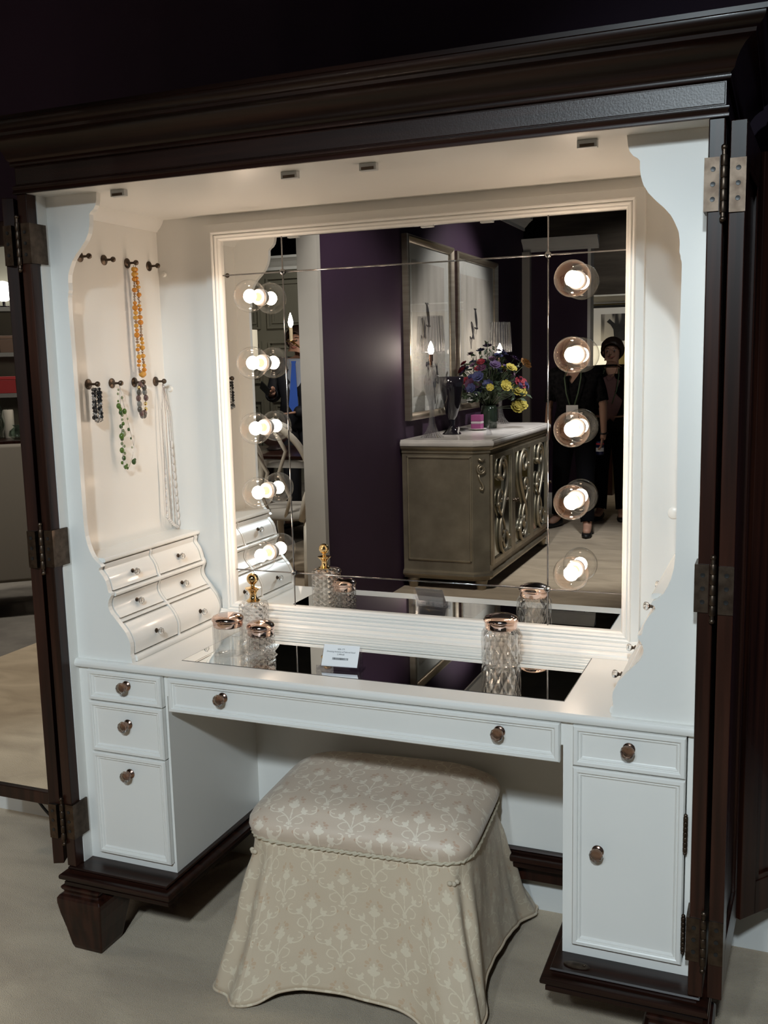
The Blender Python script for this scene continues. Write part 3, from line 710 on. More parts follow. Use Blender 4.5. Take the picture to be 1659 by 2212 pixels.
# ================================================================== upholstered stool
def damask(name, base, ivory, pink, rough, sheen):
    m = bpy.data.materials.new(name); m.use_nodes = True; b = m.node_tree.nodes['Principled BSDF']
    def M_(op, a, c=None, d=None):
        n = N(m, 'ShaderNodeMath', operation=op)
        for i, v in enumerate((a, c, d)):
            if v is None: continue
            if isinstance(v, (int, float)): n.inputs[i].default_value = v
            else: L(m, v, n.inputs[i])
        return n.outputs[0]
    uv = N(m, 'ShaderNodeUVMap'); sp = N(m, 'ShaderNodeSeparateXYZ'); L(m, uv.outputs[0], sp.inputs[0])
    nz = N(m, 'ShaderNodeTexNoise'); nz.inputs['Scale'].default_value = 90; L(m, uv.outputs[0], nz.inputs['Vector'])
    wob = M_('MULTIPLY_ADD', nz.outputs['Fac'], .05, -.025)
    CX, CY = .145, .158
    vy = M_('DIVIDE', sp.outputs['Y'], CY/2); row = M_('FLOOR', vy)
    odd = M_('MODULO', M_('ABSOLUTE', row), 2.0)
    ux = M_('ADD', M_('DIVIDE', sp.outputs['X'], CX), M_('MULTIPLY', odd, .5))
    # every row carries its own motif, drawn one cell tall: test the row above and below as well
    masks = []; pinks = []
    for dy in (0, 1, -1):
        r2 = M_('ADD', row, dy); o2 = M_('MODULO', M_('ABSOLUTE', r2), 2.0)
        fx = M_('SUBTRACT', M_('FRACT', M_('ADD', M_('ADD', M_('DIVIDE', sp.outputs['X'], CX), M_('MULTIPLY', o2, .5)), 50.0)), .5)
        fy = M_('MULTIPLY', M_('SUBTRACT', vy, M_('ADD', r2, .5)), .56)
        u = M_('ADD', M_('ABSOLUTE', fx), wob); v = M_('ADD', fy, wob)
        def disc(cx, cy, rx, ry):
            a = M_('DIVIDE', M_('SUBTRACT', u, cx), rx); c = M_('DIVIDE', M_('SUBTRACT', v, cy), ry)
            return M_('LESS_THAN', M_('ADD', M_('MULTIPLY', a, a), M_('MULTIPLY', c, c)), 1.0)
        def ring(cx, cy, r, th, cut=None):
            a = M_('SUBTRACT', u, cx); c = M_('SUBTRACT', v, cy)
            d = M_('SQRT', M_('ADD', M_('MULTIPLY', a, a), M_('MULTIPLY', c, c)))
            k = M_('LESS_THAN', M_('ABSOLUTE', M_('SUBTRACT', d, r)), th)
            if cut == 'top': k = M_('MULTIPLY', k, M_('GREATER_THAN', v, cy-.02))
            if cut == 'out': k = M_('MULTIPLY', k, M_('GREATER_THAN', u, cx-.02))
            if cut == 'inn': k = M_('MULTIPLY', k, M_('MULTIPLY', M_('LESS_THAN', u, .19), M_('GREATER_THAN', v, -.26)))
            if cut == 'low': k = M_('MULTIPLY', k, M_('LESS_THAN', v, cy+.03))
            return k
        sh = [disc(0,.27,.045,.07), disc(.05,.235,.04,.04), disc(0,.36,.02,.04), disc(.04,.32,.02,.025), disc(0,.19,.05,.03),
              disc(.19,.10,.045,.045), disc(.165,.155,.022,.028), disc(.235,.125,.022,.022), disc(.21,.05,.03,.02), disc(0,.0,.010,.20), disc(0,-.33,.022,.04), disc(.045,-.29,.03,.016), disc(.03,-.22,.012,.04),
              ring(.33,-.24,.325,.011,'inn'), ring(.28,.17,.115,.011,'low'), ring(.33,.19,.055,.010,'out'), ring(.12,-.12,.09,.010,'out')]
        acc = sh[0]
        for q in sh[1:]: acc = M_('MAXIMUM', acc, q)
        masks.append(acc)
        pk = [disc(.40,-.16,.04,.035), disc(.44,-.10,.02,.03), disc(.10,-.40,.03,.035), disc(.38,-.23,.02,.02)]
        acc = pk[0]
        for q in pk[1:]: acc = M_('MAXIMUM', acc, q)
        pinks.append(acc)
    mk = M_('MAXIMUM', masks[0], M_('MAXIMUM', masks[1], masks[2])); pk = M_('MAXIMUM', pinks[0], M_('MAXIMUM', pinks[1], pinks[2]))
    m1 = N(m, 'ShaderNodeMix', data_type='RGBA'); m1.inputs[6].default_value = (*base, 1); m1.inputs[7].default_value = (*pink, 1); L(m, M_('MULTIPLY', pk, .6), m1.inputs[0])
    m2 = N(m, 'ShaderNodeMix', data_type='RGBA'); m2.inputs[7].default_value = (*ivory, 1); L(m, m1.outputs[2], m2.inputs[6]); L(m, M_('MULTIPLY', mk, .75), m2.inputs[0])
    L(m, m2.outputs[2], b.inputs['Base Color'])
    L(m, M_('MULTIPLY_ADD', mk, .16, rough), b.inputs['Roughness'])
    b.inputs['Sheen Weight'].default_value = sheen
    n2 = N(m, 'ShaderNodeTexNoise'); n2.inputs['Scale'].default_value = 700; L(m, uv.outputs[0], n2.inputs['Vector'])
    bp = N(m, 'ShaderNodeBump'); bp.inputs['Strength'].default_value = .25; bp.inputs['Distance'].default_value = .002
    L(m, M_('ADD', n2.outputs['Fac'], mk), bp.inputs['Height']); L(m, bp.outputs['Normal'], b.inputs['Normal'])
    return m
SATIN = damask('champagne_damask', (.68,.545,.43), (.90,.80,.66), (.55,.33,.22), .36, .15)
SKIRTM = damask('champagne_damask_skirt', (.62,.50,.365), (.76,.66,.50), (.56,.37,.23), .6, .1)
SC, SA = (-.012, .178), math.radians(4.4)
ST = thing('stool', 'skirted stool in cream damask pushed partly under the dressing table', 'stool', (SC[0], SC[1], F), SA)
HXs, HYs, ZR = .257, .195, .405-F
def rect_loop(hx, hy, n, e):
    o = []
    for k in range(n):
        a = 2*PI*k/n + PI*.25
        c_, s_ = math.cos(a), math.sin(a)
        p = 1/((abs(c_)**(1/e))+(abs(s_)**(1/e)))**e
        o.append((hx*p*c_, hy*p*s_))
    return o
def uv_write(o, fn):
    me = o.data; ul = me.uv_layers.new(name='weave')
    for poly in me.polygons:
        for li in poly.loop_indices:
            v = me.vertices[me.loops[li].vertex_index].co
            ul.data[li].uv = fn(v, poly)
# cushion: boxed dome
n = 96; lo = []
for k in range(15):
    t_ = k/14
    sx = math.cos(t_*PI/2)**.27 if k < 14 else 0.0
    hz = ZR + .083*math.sin(t_*PI/2)**.85
    bul = .012*math.sin(min(1, t_*2.2)*PI)
    if k == 14: break
    lo.append([(x, y, hz) for x, y in rect_loop((HXs+bul)*sx, (HYs+bul)*sx, n, .125+.10*t_)])
cu = MB().loops([[(x*.93, y*.93, ZR-.03) for x, y, z in lo[0]]] + lo, cap0=True)
top = lo[-1]; cz = ZR+.0835
cu.add(top + [(0,0,cz)], [(i, (i+1) % n, n) for i in range(n)])
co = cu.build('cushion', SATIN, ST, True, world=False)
def cush_uv(v, p):
    # carry the cloth over the rolled front edge: add the drop of the dome to the distance from its middle
    dz = max(0.0, (ZR+.083)-v.z); ay = max(0.0, abs(v.y)-.10)/.1
    return (v.x, v.y + math.copysign(dz*min(1, ay), v.y))
uv_write(co, cush_uv)
# twisted cord
lp = rect_loop(HXs+.004, HYs+.004, 160, .16)
for ph in (0, PI):
    pts = [(x+.0028*math.cos(i*2.2+ph)*(x/HXs), y+.0028*math.cos(i*2.2+ph)*(y/HYs), ZR-.001+.0028*math.sin(i*2.2+ph)) for i, (x, y) in enumerate(lp+lp[:1])]
    cord = MB().tube(pts, .0032, 6); cord.build('piping_cord', mat('ivory_cord', (.55,.48,.36), .6), ST, True, world=False)
# skirt: loft from the cord to a flared hem; control points in the stool's own frame
hem = [  # (perimeter angle key, x, y, z) going round from the front-left corner anticlockwise as seen from above
 (-.250,-.282,.004),(-.205,-.272,.012),(-.155,-.252,.036),(-.08,-.244,.050),(.05,-.244,.050),(.13,-.250,.040),(.185,-.268,.016),(.240,-.292,.004),
 (.300,-.280,.003),(.290,-.20,.022),(.280,-.11,.046),(.282,.0,.056),(.295,.10,.046),(.315,.19,.026),(.335,.265,.010),(.32,.285,.01),
 (.26,.24,.012),(.15,.205,.03),(0,.20,.035),(-.15,.205,.03),(-.25,.235,.012),(-.315,.235,.008),(-.325,.16,.016),(-.305,.05,.034),(-.30,-.05,.036),(-.315,-.13,.026),(-.335,-.185,.010),(-.325,-.225,.004),(-.295,-.255,.003)]
def cr(p, t):
    n_ = len(p); i = int(math.floor(t)) % n_; f = t-math.floor(t)
    a, b_, c_, d_ = p[(i-1) % n_], p[i], p[(i+1) % n_], p[(i+2) % n_]
    return [.5*((2*b_[k])+(-a[k]+c_[k])*f+(2*a[k]-5*b_[k]+4*c_[k]-d_[k])*f*f+(-a[k]+3*b_[k]-3*c_[k]+d_[k])*f**3) for k in range(3)]
NS = 400
hl = [cr(hem, len(hem)*i/NS) for i in range(NS)]
# matching top loop by polar direction of the un-flared rectangle
def topdir(x, y):
    a, b_ = abs(x)/ (HXs*1.18), abs(y)/(HYs*1.3); s_ = max(a, b_)
    X, Y = x/s_/1.18, y/s_/1.3
    e = .16; p = ((abs(X/HXs))**(1/e)+(abs(Y/HYs))**(1/e))**e
    return X/p, Y/p
per = [0]
for i in range(1, NS+1):
    a, b_ = hl[i-1], hl[i % NS]; per.append(per[-1]+math.hypot(a[0]-b_[0], a[1]-b_[1]))
rs = random.Random(5); ph = [rs.uniform(0, 6.28) for _ in range(8)]
sk = []; NV = 26
for j in range(NV+1):
    t_ = j/NV; row = []
    for i in range(NS):
        x1, y1, z1 = hl[i]; x0, y0 = topdir(x1, y1)
        f = t_**1.25
        # corner pleats: pinch close to the corners near the top, released below
        s_ = per[i]
        x = x0+(x1-x0)*f; y = y0+(y1-y0)*f; z = (ZR-.002)+(z1-(ZR-.002))*t_
        nx, ny = x1-x0*.8, y1-y0*.8; l_ = math.hypot(nx, ny) or 1; nx /= l_; ny /= l_
        cw = math.exp(-((abs(x0)-HXs)**2+(abs(y0)-HYs)**2)/.0032)
        a = math.atan2(y0, x0)
        fold = .019*cw*math.sin(s_*62+ph[0])*math.sin(min(1, t_*1.6)*PI*.5)*(1-.3*t_) + .0022*math.sin(s_*21+ph[1]+t_*3)*t_ + .0016*math.sin(s_*47+ph[2]-t_*5)*t_*(1-t_)*2
        pin = -.007*cw*math.exp(-((t_-.14)/.08)**2)
        nv = mnoise.noise((x*9, y*9+3, z*6))*.0065 + mnoise.noise((x*24, y*24, z*13+5))*.0030
        fold += nv*min(1, t_*2.5)
        row.append((x+nx*(fold+pin), y+ny*(fold+pin), z))
    sk.append(row)
skm = MB().loops(sk)
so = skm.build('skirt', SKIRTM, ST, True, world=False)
me = so.data; ul = me.uv_layers.new(name='weave')
for poly in me.polygons:
    idx = [me.loops[li].vertex_index for li in poly.loop_indices]; wrap = max(i % NS for i in idx) - min(i % NS for i in idx) > NS/2
    for li in poly.loop_indices:
        vi = me.loops[li].vertex_index; i, j = vi % NS, vi // NS
        s_ = per[NS] if (wrap and i == 0) else per[i]
        ul.data[li].uv = (s_*.92, -.40*j/NV)
md = so.modifiers.new('thickness', 'SOLIDIFY'); md.thickness = .003; md.offset = -1
# hem roll and corner knots
MB().tube([(x, y, z+.001) for x, y, z in sk[-1]]+[sk[-1][0]], .0035, 6).build('hem', SKIRTM, ST, True, world=False)
uv_write(bpy.data.objects['hem'], lambda v, p: (v.x, v.z))
for sg in (1, -1):
    row = sk[3]; i0 = max(range(NS), key=lambda i: sg*row[i][0]*.8 - row[i][1])
    k = MB()
    for q in range(3):
        x, y, z = row[(i0-3+3*q) % NS]
        k.ball((x+.002*sg, y-.004, z-.002*(q == 1)), .0062, 12, 8, (1,.8,.9))
    k.build('corner_knot', mat('ivory_cord_knot', (.58,.49,.37), .6), ST, True, world=False)
fr = MB()
for x in (-.2, .2):
    for y in (-.14, .14): fr.box(x-.018, x+.018, y-.018, y+.018, 0, ZR-.03)
fr.box(-.225, .225, -.165, .165, ZR-.06, ZR-.028)
for i, (x, y) in enumerate(((-.2,-.14),(.2,-.14),(-.2,.14),(.2,.14))):
    MB().box(x-.018, x+.018, y-.018, y+.018, 0, ZR-.06).build('leg', DARK, ST, world=False)
# power lead behind the left door
pc = MB(); pts = []
for i in range(25):
    u = i/24
    pts.append((-1.33+.22*u, .468-.02*math.sin(u*PI), F+.10-.094*math.sin(min(1, u*1.25)*PI/2)))
pc.tube(pts, .0045, 8)
tag(pc.build('power_cord', BLACKP, None, True), 'black power cord looping to the carpet behind the left mirrored door', 'cord')
# ================================================================== the showroom the mirrors show
# --- sideboard against the aubergine partition
TZ = .98
SB = thing('sideboard', 'champagne silver sideboard with three scroll-fronted mirrored doors and a marble top', 'sideboard', (-1.08, -3.85, F))
XBk, XFr, YN, YF, CH = -1.355, -.80, -3.02, -4.72, .095
def oct_(o, zb=None):
    return [(XBk-0*o, YN+o), (XFr-CH+o*.4, YN+o), (XFr+o, YN-CH*.75+o*.4), (XFr+o, YF+CH*.75-o*.4), (XFr-CH+o*.4, YF-o), (XBk, YF-o)]
def sb(mb, name, m, smooth=False, bevel=0, label=None, parent=None):
    o = mb.build(name, m, parent or SB, smooth, bevel)
    if label: o['label'] = label
    return o
b = MB().loops([[(x, y, z) for x, y in oct_(o)] for o, z in ((-.012,.11),(-.012,.125),(.008,.13),(.012,.14),(.008,.155),(-.008,.165),(-.012,.18),(-.012,.895),(-.004,.90),(-.004,.915),(.006,.922),(.012,.93),(.014,.94))], cap0=True, cap1=True)
sb(b, 'body', SILVERLEAF, 30)
sb(MB().loops([[(x, y, z) for x, y in oct_(o)] for o, z in ((.010,.940),(.018,.943),(.021,.952),(.021,.962),(.017,.970),(.012,.972),(.012,TZ-.003),(.008,TZ))], cap0=True, cap1=True), 'marble_top', STONE, 30, label='pale marble top')
ep = MB()
for q in ((XBk+.03, XFr-CH-.012, .225, .237),(XBk+.03, XFr-CH-.012, .868, .88),(XBk+.03, XBk+.042, .225, .88),(XFr-CH-.024, XFr-CH-.012, .225, .88)):
    ep.box(q[0], q[1], YN-.014, YN-.004, q[2], q[3])
sb(ep, 'end_moulding', SILVERLEAF, bevel=.003)
# carved scroll on the chamfered corner
def spiral(c, r0, r1, a0, a1, n=40):
    return [(c[0]+(r0+(r1-r0)*i/n)*math.cos(a0+(a1-a0)*i/n), c[1]+(r0+(r1-r0)*i/n)*math.sin(a0+(a1-a0)*i/n)) for i in range(n+1)]
def on_corner(pts, r):
    p0 = Vector((XFr-CH*.5-.004, YN-CH*.375-.004, 0)); t = Vector((CH, -CH*.75, 0)).normalized(); nn = Vector((CH*.75, CH, 0)).normalized()
    return MB().tube([p0 + t*a + Vector((0,0,z)) + nn*.004 for a, z in pts], r, 8)
sb(on_corner([(-.02,.865),(.0,.852),(.02,.865)] + [], .008), 'corner_carving', SILVERLEAF, True)
sb(on_corner(spiral((.0,.80), .030, .008, PI*.6, PI*4.2), .007), 'corner_carving', SILVERLEAF, True)
sb(on_corner([(-.02,.77),(-.012,.74),(.006,.71),(.012,.69),(.004,.675),(-.01,.68),(-.008,.692)], .007), 'corner_carving', SILVERLEAF, True)
for x, y in ((XBk+.05, YN-.05), (XFr-.07, YN-.08), (XBk+.05, YF+.05), (XFr-.05, YF+.09)):
    ft = MB(); ft.lathe([(.028,F),(.03,F+.004),(.040,F+.05),(.042,F+.06),(.036,.112)], (x, y, 0), seg=16)
    sb(ft, 'foot', SILVERLEAF, True)
# doors along the front
AGEDM = mat('antique_mirror', (.62,.66,.64), .08, 1)
W3 = (YN-CH*.75 - (YF+CH*.75) - .02)/3
def clothoid(n=90, T=2.75):
    p = [(0.0, 0.0)]; ds = T/n
    for i in range(n):
        s_ = (i+.5)*ds; th = s_*s_*1.15; x, y = p[-1]; p.append((x+ds*math.cos(th), y+ds*math.sin(th)))
    return [(-a, -b_) for a, b_ in p[::-1]] + p[1:]
CL = clothoid()
for d in range(3):
    y0 = YN-CH*.75-.01 - d*W3; y1 = y0-W3; xf = XFr-.012
    dm = MB()
    z0, z1 = .20, .885
    for q in ((y1+.045, y0-.045, z0, z0+.035),(y1+.045, y0-.045, z1-.035, z1),(y0-.045, y0-.004, z0, z1),(y1+.004, y1+.045, z0, z1)):
        dm.box(xf, xf+.018, q[0], q[1], q[2], q[3])
    do = sb(dm, 'door', SILVERLEAF, bevel=.004)
    sb(MB().box(xf-.001, xf+.006, y1+.04, y0-.04, z0+.03, z1-.03), 'mirror_pane', AGEDM, parent=do, label='antiqued mirror behind the scrolls')
    yc, zc = (y0+y1)/2, (z0+z1)/2; sg = -1 if d == 1 else 1
    ang = math.radians(62)*sg
    def place(pts, sx, cy, cz, a, mir=1):
        o = []
        for px, py in pts:
            px *= mir; X_, Z_ = px*math.cos(a)-py*math.sin(a), px*math.sin(a)+py*math.cos(a)
            o.append((xf+.017, cy - X_*sx, cz + Z_*sx))
        return o
    sb(MB().tube(place(CL, .275, yc, zc, math.radians(52)*sg, sg), [.0125]*len(CL), 8), 'scroll', SILVERLEAF, True, parent=do)
    sb(MB().tube(place(CL, .15, yc+.05*sg, zc-.06, math.radians(-38)*sg, -sg), .009, 8), 'scroll', SILVERLEAF, True, parent=do)
    for (a, c_) in ((.12*sg, .20), (-.12*sg, -.22), (.13*sg, .02)):
        sb(MB().ball((xf+.02, yc+a, zc+c_), .017, 12, 8), 'rosette', SILVERLEAF, True, parent=do)
    sb(MB().lathe([(.010,0),(.008,.006),(.005,.012),(.012,.022),(.008,.030),(.0001,.032)], (xf+.018, y1+.024 if d != 1 else y0-.024, zc), (1,0,0), 12), 'pull', BRONZE, True, parent=do, label='bronze door pull')

# --- two framed pictures on the partition
FRAMEM = noisy(mat('brushed_champagne_frame', (.46,.40,.32), .28, .85), (.42,.36,.28), (.52,.46,.37), (3,3,40), 4)
ARTG = thin_glass('picture_glass', (.97,.97,.97), .10, .01, .6)
MATB = mat('pale_grey_mount', (.72,.73,.69), .7)
ARTP = noisy(mat('cream_wash_paper', (.45,.44,.40), .8), (.50,.48,.43), (.68,.65,.59), (1,9,.8), 4)
def picture(y0, y1, z0, z1, label, seed):
    t = thing('framed_picture', label, 'picture', (-1.37, (y0+y1)/2, (z0+z1)/2), group='tall framed pictures over the sideboard')
    xw = -1.37; fr = MB(); fw = .047
    pr = [(0,.002),(0,.038),(.006,.044),(.016,.046),(.030,.040),(.040,.030),(.043,.028),(.047,.020),(.047,.002)]
    lo = []
    for sy, sz, cy, cz in ((1,-1,y0,z0),(-1,-1,y1,z0),(-1,1,y1,z1),(1,1,y0,z1)):
        lo.append([(xw+d, cy-sy*o, cz-sz*o) for o, d in pr])
    lo.append(lo[0]); fr.loops(lo, closed=False); fr.build('frame', FRAMEM, t, 30)
    MB().box(xw+.004, xw+.010, y1+fw, y0-fw, z0+fw, z1-fw).build('mount', MATB, t)
    m = .10
    MB().box(xw+.0098, xw+.012, y1+fw+m, y0-fw-m, z0+fw+m, z1-fw-m).build('artwork', ARTP, t)
    r = random.Random(seed); cy = (y0+y1)/2
    for q, (yo, zo, ln) in enumerate(((-.02,.74,.20),(.08,.62,.16),(-.10,.33,.22),(.03,.40,.14))):
        yc_ = cy+yo+r.uniform(-.03,.03); zc_ = z0+zo; st = MB()
        for e in range(2):
            p = []; a = yc_+.03*e
            for i in range(20):
                u = i/19; p.append((xw+.0125, a+.045*math.sin(u*6.5+e*1.7+q*1.3)*(1-.5*u)+.02*u, zc_-ln*u+.03*math.sin(u*9+q)))
            st.tube(p, [.0012+.0065*abs(math.sin(PI*(i/19)**.7)) for i in range(20)], 6)
        st.build('brush_strokes', INK, t, True)
    MB().box(xw+.018, xw+.020, y1+fw-.006, y0-fw+.006, z0+fw-.006, z1-fw+.006).build('glazing', ARTG, t)
    return t
picture(-3.13, -4.06, 1.09, 2.235, 'tall framed picture over the near end of the sideboard, behind the glass lamp', 2)
picture(-4.14, -5.20, 1.10, 2.225, 'tall framed picture over the far end of the sideboard, nearer the room corner', 5)

# --- lamps, vases, flowers and candle on the marble top
def glass_lamp(x, y, label):
    t = thing('glass_lamp', label, 'lamp', (x, y, TZ+.0005), group='clear glass lamps on the sideboard')
    MB().lathe([(.074,0),(.072,.004),(.055,.018),(.036,.045),(.022,.085),(.016,.13),(.016,.18),(.022,.225),(.036,.27),(.046,.315),(.047,.345),(.040,.385),(.026,.415),(.014,.43),(.016,.436),(.030,.442),(.032,.447),(.016,.453)], seg=36, cap=False).build('glass_base', LAMPGLASS, t, True, world=False)
    MB().lathe([(.009,.44),(.009,.475),(.013,.478),(.013,.52),(.006,.522)], seg=16).build('socket', COPPER, t, 40, world=False)
    MB().lathe([(.091,.535),(.089,.60),(.084,.68),(.079,.755)], seg=48, cap=False).build('shade', LAMPGLASS, t, True, world=False)['label'] = 'clear ribbed glass shade'
    MB().lathe([(.010,.522),(.017,.535),(.019,.548),(.015,.568),(.006,.59),(.0008,.60)], seg=16).build('bulb', FLAME, t, True, world=False)
    sp = MB()
    for a in range(3): sp.tube([(0,0,.53),(.09*math.cos(a*2.094), .09*math.sin(a*2.094), .538)], .0012, 5)
    sp.build('spider', CHROME, t, world=False)
    return t
glass_lamp(-1.225, -3.235, 'clear glass table lamp at the near end of the sideboard')
glass_lamp(-1.155, -4.60, 'clear glass table lamp behind the flowers at the far end of the sideboard')
def black_vase(x, y, label, s=1):
    t = thing('footed_vase', label, 'vase', (x, y, TZ+.0005), group='black glass footed vases')
    BV = mat('black_glass', (.008,.007,.010), .06, coat=.6)
    MB().lathe([(.062*s,0),(.062*s,.005),(.045*s,.018),(.024*s,.045),(.018*s,.07),(.021*s,.085),(.020*s,.095)], seg=32).build('foot', BV, t, 40, world=False)
    MB().lathe([(.018*s,.094),(.035*s,.12),(.052*s,.17),(.066*s,.24),(.077*s,.31),(.083*s,.375),(.081*s,.375),(.074*s,.31),(.062*s,.24),(.048*s,.17),(.03*s,.125),(.0001,.115)], seg=36, cap=False).build('bowl', BV, t, True, world=False)
    return t
v = black_vase(-1.18, -3.50, 'tall black glass vase next to the near glass lamp, tag at its foot')
tg = MB().box(-.012,.012,-.0004,.0004,0,.045).xform(Matrix.Translation((.06,.06,.012)) @ Matrix.Rotation(.9,4,'Z') @ Matrix.Rotation(.6,4,'Y'))
o = tg.build('price_tag', PAPER, v, world=False); o['label'] = 'small white price tag'
black_vase(-1.20, -4.36, 'black glass vase half hidden behind the bouquet')
# bouquet
bq = thing('flower_arrangement', 'large mixed bouquet of purple, blue, red and yellow flowers in a dark vase', 'flowers', (-1.09, -4.07, TZ+.0005))
MB().lathe([(.05,0),(.055,.004),(.062,.05),(.058,.12),(.05,.16),(.047,.16),(.055,.12),(.058,.05),(.0001,.012)], seg=28, cap=False).build('vase', mat('dark_green_glass', (.02,.03,.02), .1, coat=.5), bq, True, world=False)
rf = random.Random(21)
FC = {k: mat(k+'_petals', tuple(q*.5 for q in c), .75) for k, c in {'violet': (.10,.05,.16), 'indigo': (.045,.05,.17), 'crimson': (.33,.012,.03), 'lemon': (.52,.42,.05), 'mauve': (.24,.12,.22), 'plum': (.10,.02,.07), 'orange': (.45,.2,.03)}.items()}
GREEN = mat('dark_foliage', (.028,.045,.02), .6); STEMC = mat('stem_green', (.035,.05,.02), .6)
flower_mesh = {}
def bloom(k):
    if k in flower_mesh: return flower_mesh[k]
    m = MB()
    for ringn, (rr, zz, np_) in enumerate(((.032,.0,7),(.022,.010,6),(.012,.017,4))):
        for p in range(np_):
            a = 2*PI*p/np_+ringn*.4
            vs = []
            for (u, wv, h) in ((.15,.25,0),(.55,.55,.25),(1,.3,.6),(1.05,0,.7)):
                vs.append((u, wv, h))
            L_ = [(u*rr, wv*rr*.9, zz+h*rr*.5) for u, wv, h in vs]; R_ = [(u*rr, -wv*rr*.9, zz+h*rr*.5) for u, wv, h in vs]
            pts = L_+R_
            pts = [(x*math.cos(a)-y*math.sin(a), x*math.sin(a)+y*math.cos(a), z) for x, y, z in pts]
            m.add(pts, [(0,1,5,4),(1,2,6,5),(2,3,7,6)])
    m.ball((0,0,.012), .009, 8, 6)
    o = m.build('bloom', FC[k], None, True); flower_mesh[k] = o.data; bpy.data.objects.remove(o)
    return flower_mesh[k]
stems = MB(); leaves = MB()
def leafy(c, d, s_):
    c = (max(c[0], -.17), c[1], c[2])
    d = Vector(d).normalized(); t = d.orthogonal().normalized(); t.rotate(Matrix.Rotation(rf.uniform(0,6.28),3,d)); c = Vector(c); n_ = d.cross(t)
    leaves.add([c, c+d*s_*.4+t*s_*.22, c+d*s_+n_*s_*.1, c+d*s_*.4-t*s_*.22], [(0,1,2,3)])
for i in range(74):
    a = rf.uniform(0, 2*PI); el = math.acos(rf.uniform(-.25, 1)); r = rf.uniform(.13, .30)
    x, y, z = max(-.19, r*.95*math.sin(el)*math.cos(a)), r*1.0*math.sin(el)*math.sin(a), .30+r*.95*math.cos(el)
    if z < .08: z = .1
    k = rf.choice(['violet','violet','indigo','indigo','mauve','plum','crimson','violet'])
    if y > -.05 and x > .05 and rf.random() < .28: k = 'lemon'
    o = bpy.data.objects.new('flower', bloom(k)); COL.objects.link(o); o.parent = bq; o.location = (x, y, z); s_ = rf.uniform(.7, 1.25); o.scale = (s_,)*3
    dv = Vector((x, y, z-.2)); o.rotation_euler = dv.to_track_quat('Z', 'Y').to_euler()
    stems.tube([(0,0,.14),(x*.4,y*.4,.14+(z-.14)*.55),(x,y,z)], .0022, 5)
    for q in range(6): leafy((x*rf.uniform(.4,1.05), y*rf.uniform(.4,1.05), .15+(z-.15)*rf.uniform(.3,1)), (x+rf.uniform(-.1,.1), y+rf.uniform(-.1,.1), rf.uniform(-.1,.2)), rf.uniform(.035,.07))
for (x, y, z) in ((.02,.10,.60),(.04,-.02,.56),(-.02,.16,.52),(.14,-.36,.46),(.1,-.42,.42),(-.02,.24,.48)):
    stems.tube([(0,0,.14),(x*.5,y*.5,.14+(z-.14)*.6),(x,y,z)], .002, 5)
    for q in range(22):
        u = rf.uniform(.55, 1.02); leafy((x*u, y*u, .14+(z-.14)*u), (rf.uniform(-1,1), rf.uniform(-1,1), rf.uniform(-.2,1)), rf.uniform(.018,.034))
for (x, y, z, k) in ((.20,-.02,.26,'lemon'),(.215,-.05,.31,'crimson'),(.20,-.09,.25,'lemon'),(.19,-.03,.14,'lemon'),(.21,-.08,.16,'lemon'),(.15,-.44,.44,'orange')):
    o = bpy.data.objects.new('flower', bloom(k)); COL.objects.link(o); o.parent = bq; o.location = (x, y, z); o.scale = (1.5,)*3
    o.rotation_euler = Vector((x, y+.25, .2)).to_track_quat('Z', 'Y').to_euler()
    stems.tube([(0,0,.14),(x*.5,y*.5,.14+(z-.14)*.6),(x,y,z)], .002, 5)
stems.build('stems', STEMC, bq, True, world=False)
tag(leaves.build('foliage', GREEN, bq, world=False), kind='stuff')
pt = MB().lathe([(.03,0),(.035,.003),(.062,.010),(.066,.013),(.06,.012),(.03,.006),(.0001,.005)], seg=32)
tag(pt.build('glass_dish', STONE, thing('candle_dish', 'small pale dish under the striped candle', 'dish', (-1.12,-3.88,TZ+.0005)), True, world=False))
cn = thing('pillar_candle', 'square pink and white striped candle standing on the sideboard', 'candle', (-1.12,-3.88,TZ+.0075))
PINKW, WHW = mat('magenta_wax', (.24,.05,.15), .5), mat('white_wax', (.42,.36,.38), .5)
for i, (z0, z1, m_) in enumerate(((0,.038,PINKW),(.038,.055,WHW),(.055,.10,PINKW))):
    MB().box(-.036,.036,-.036,.036,z0,z1).build('wax_layer', m_, cn, bevel=.004, world=False)
MB().tube([(0,0,.099),(0,0,.11)], .0015, 6).build('wick', INK, cn, world=False)
eo = thing('card_easel', 'small clear easel at the front edge of the sideboard', 'easel', (-.93,-3.46,TZ+.0005))
MB().prism([(0,0),(.03,0),(.012,.06),(.009,.06)], 'y', -.02, .02).build('easel', ACRYLIC, eo, world=False)

# --- people
def chain_body(name, verts, edges, root=0, sub=1):
    me = bpy.data.meshes.new(name); me.from_pydata([v[:3] for v in verts], edges, [])
    o = bpy.data.objects.new(name, me); COL.objects.link(o)
    sk_ = o.modifiers.new('skin', 'SKIN'); sk_.use_smooth_shade = True
    for i, v in enumerate(verts):
        me.skin_vertices[0].data[i].radius = (v[3], v[4] if len(v) > 4 else v[3])
    for i in range(len(verts)): me.skin_vertices[0].data[i].use_root = (i == root)
    s2 = o.modifiers.new('sub', 'SUBSURF'); s2.levels = 2; s2.render_levels = 2
    dg = bpy.context.evaluated_depsgraph_get(); dg.update()
    m2 = bpy.data.meshes.new_from_object(o.evaluated_get(dg)); bpy.data.objects.remove(o)
    return m2
SKIN = mat('skin_tone', (.42,.24,.17), .5); HAIRC = mat('dark_brown_hair', (.025,.014,.010), .45); LIP = mat('lip_rose', (.36,.12,.10), .45)
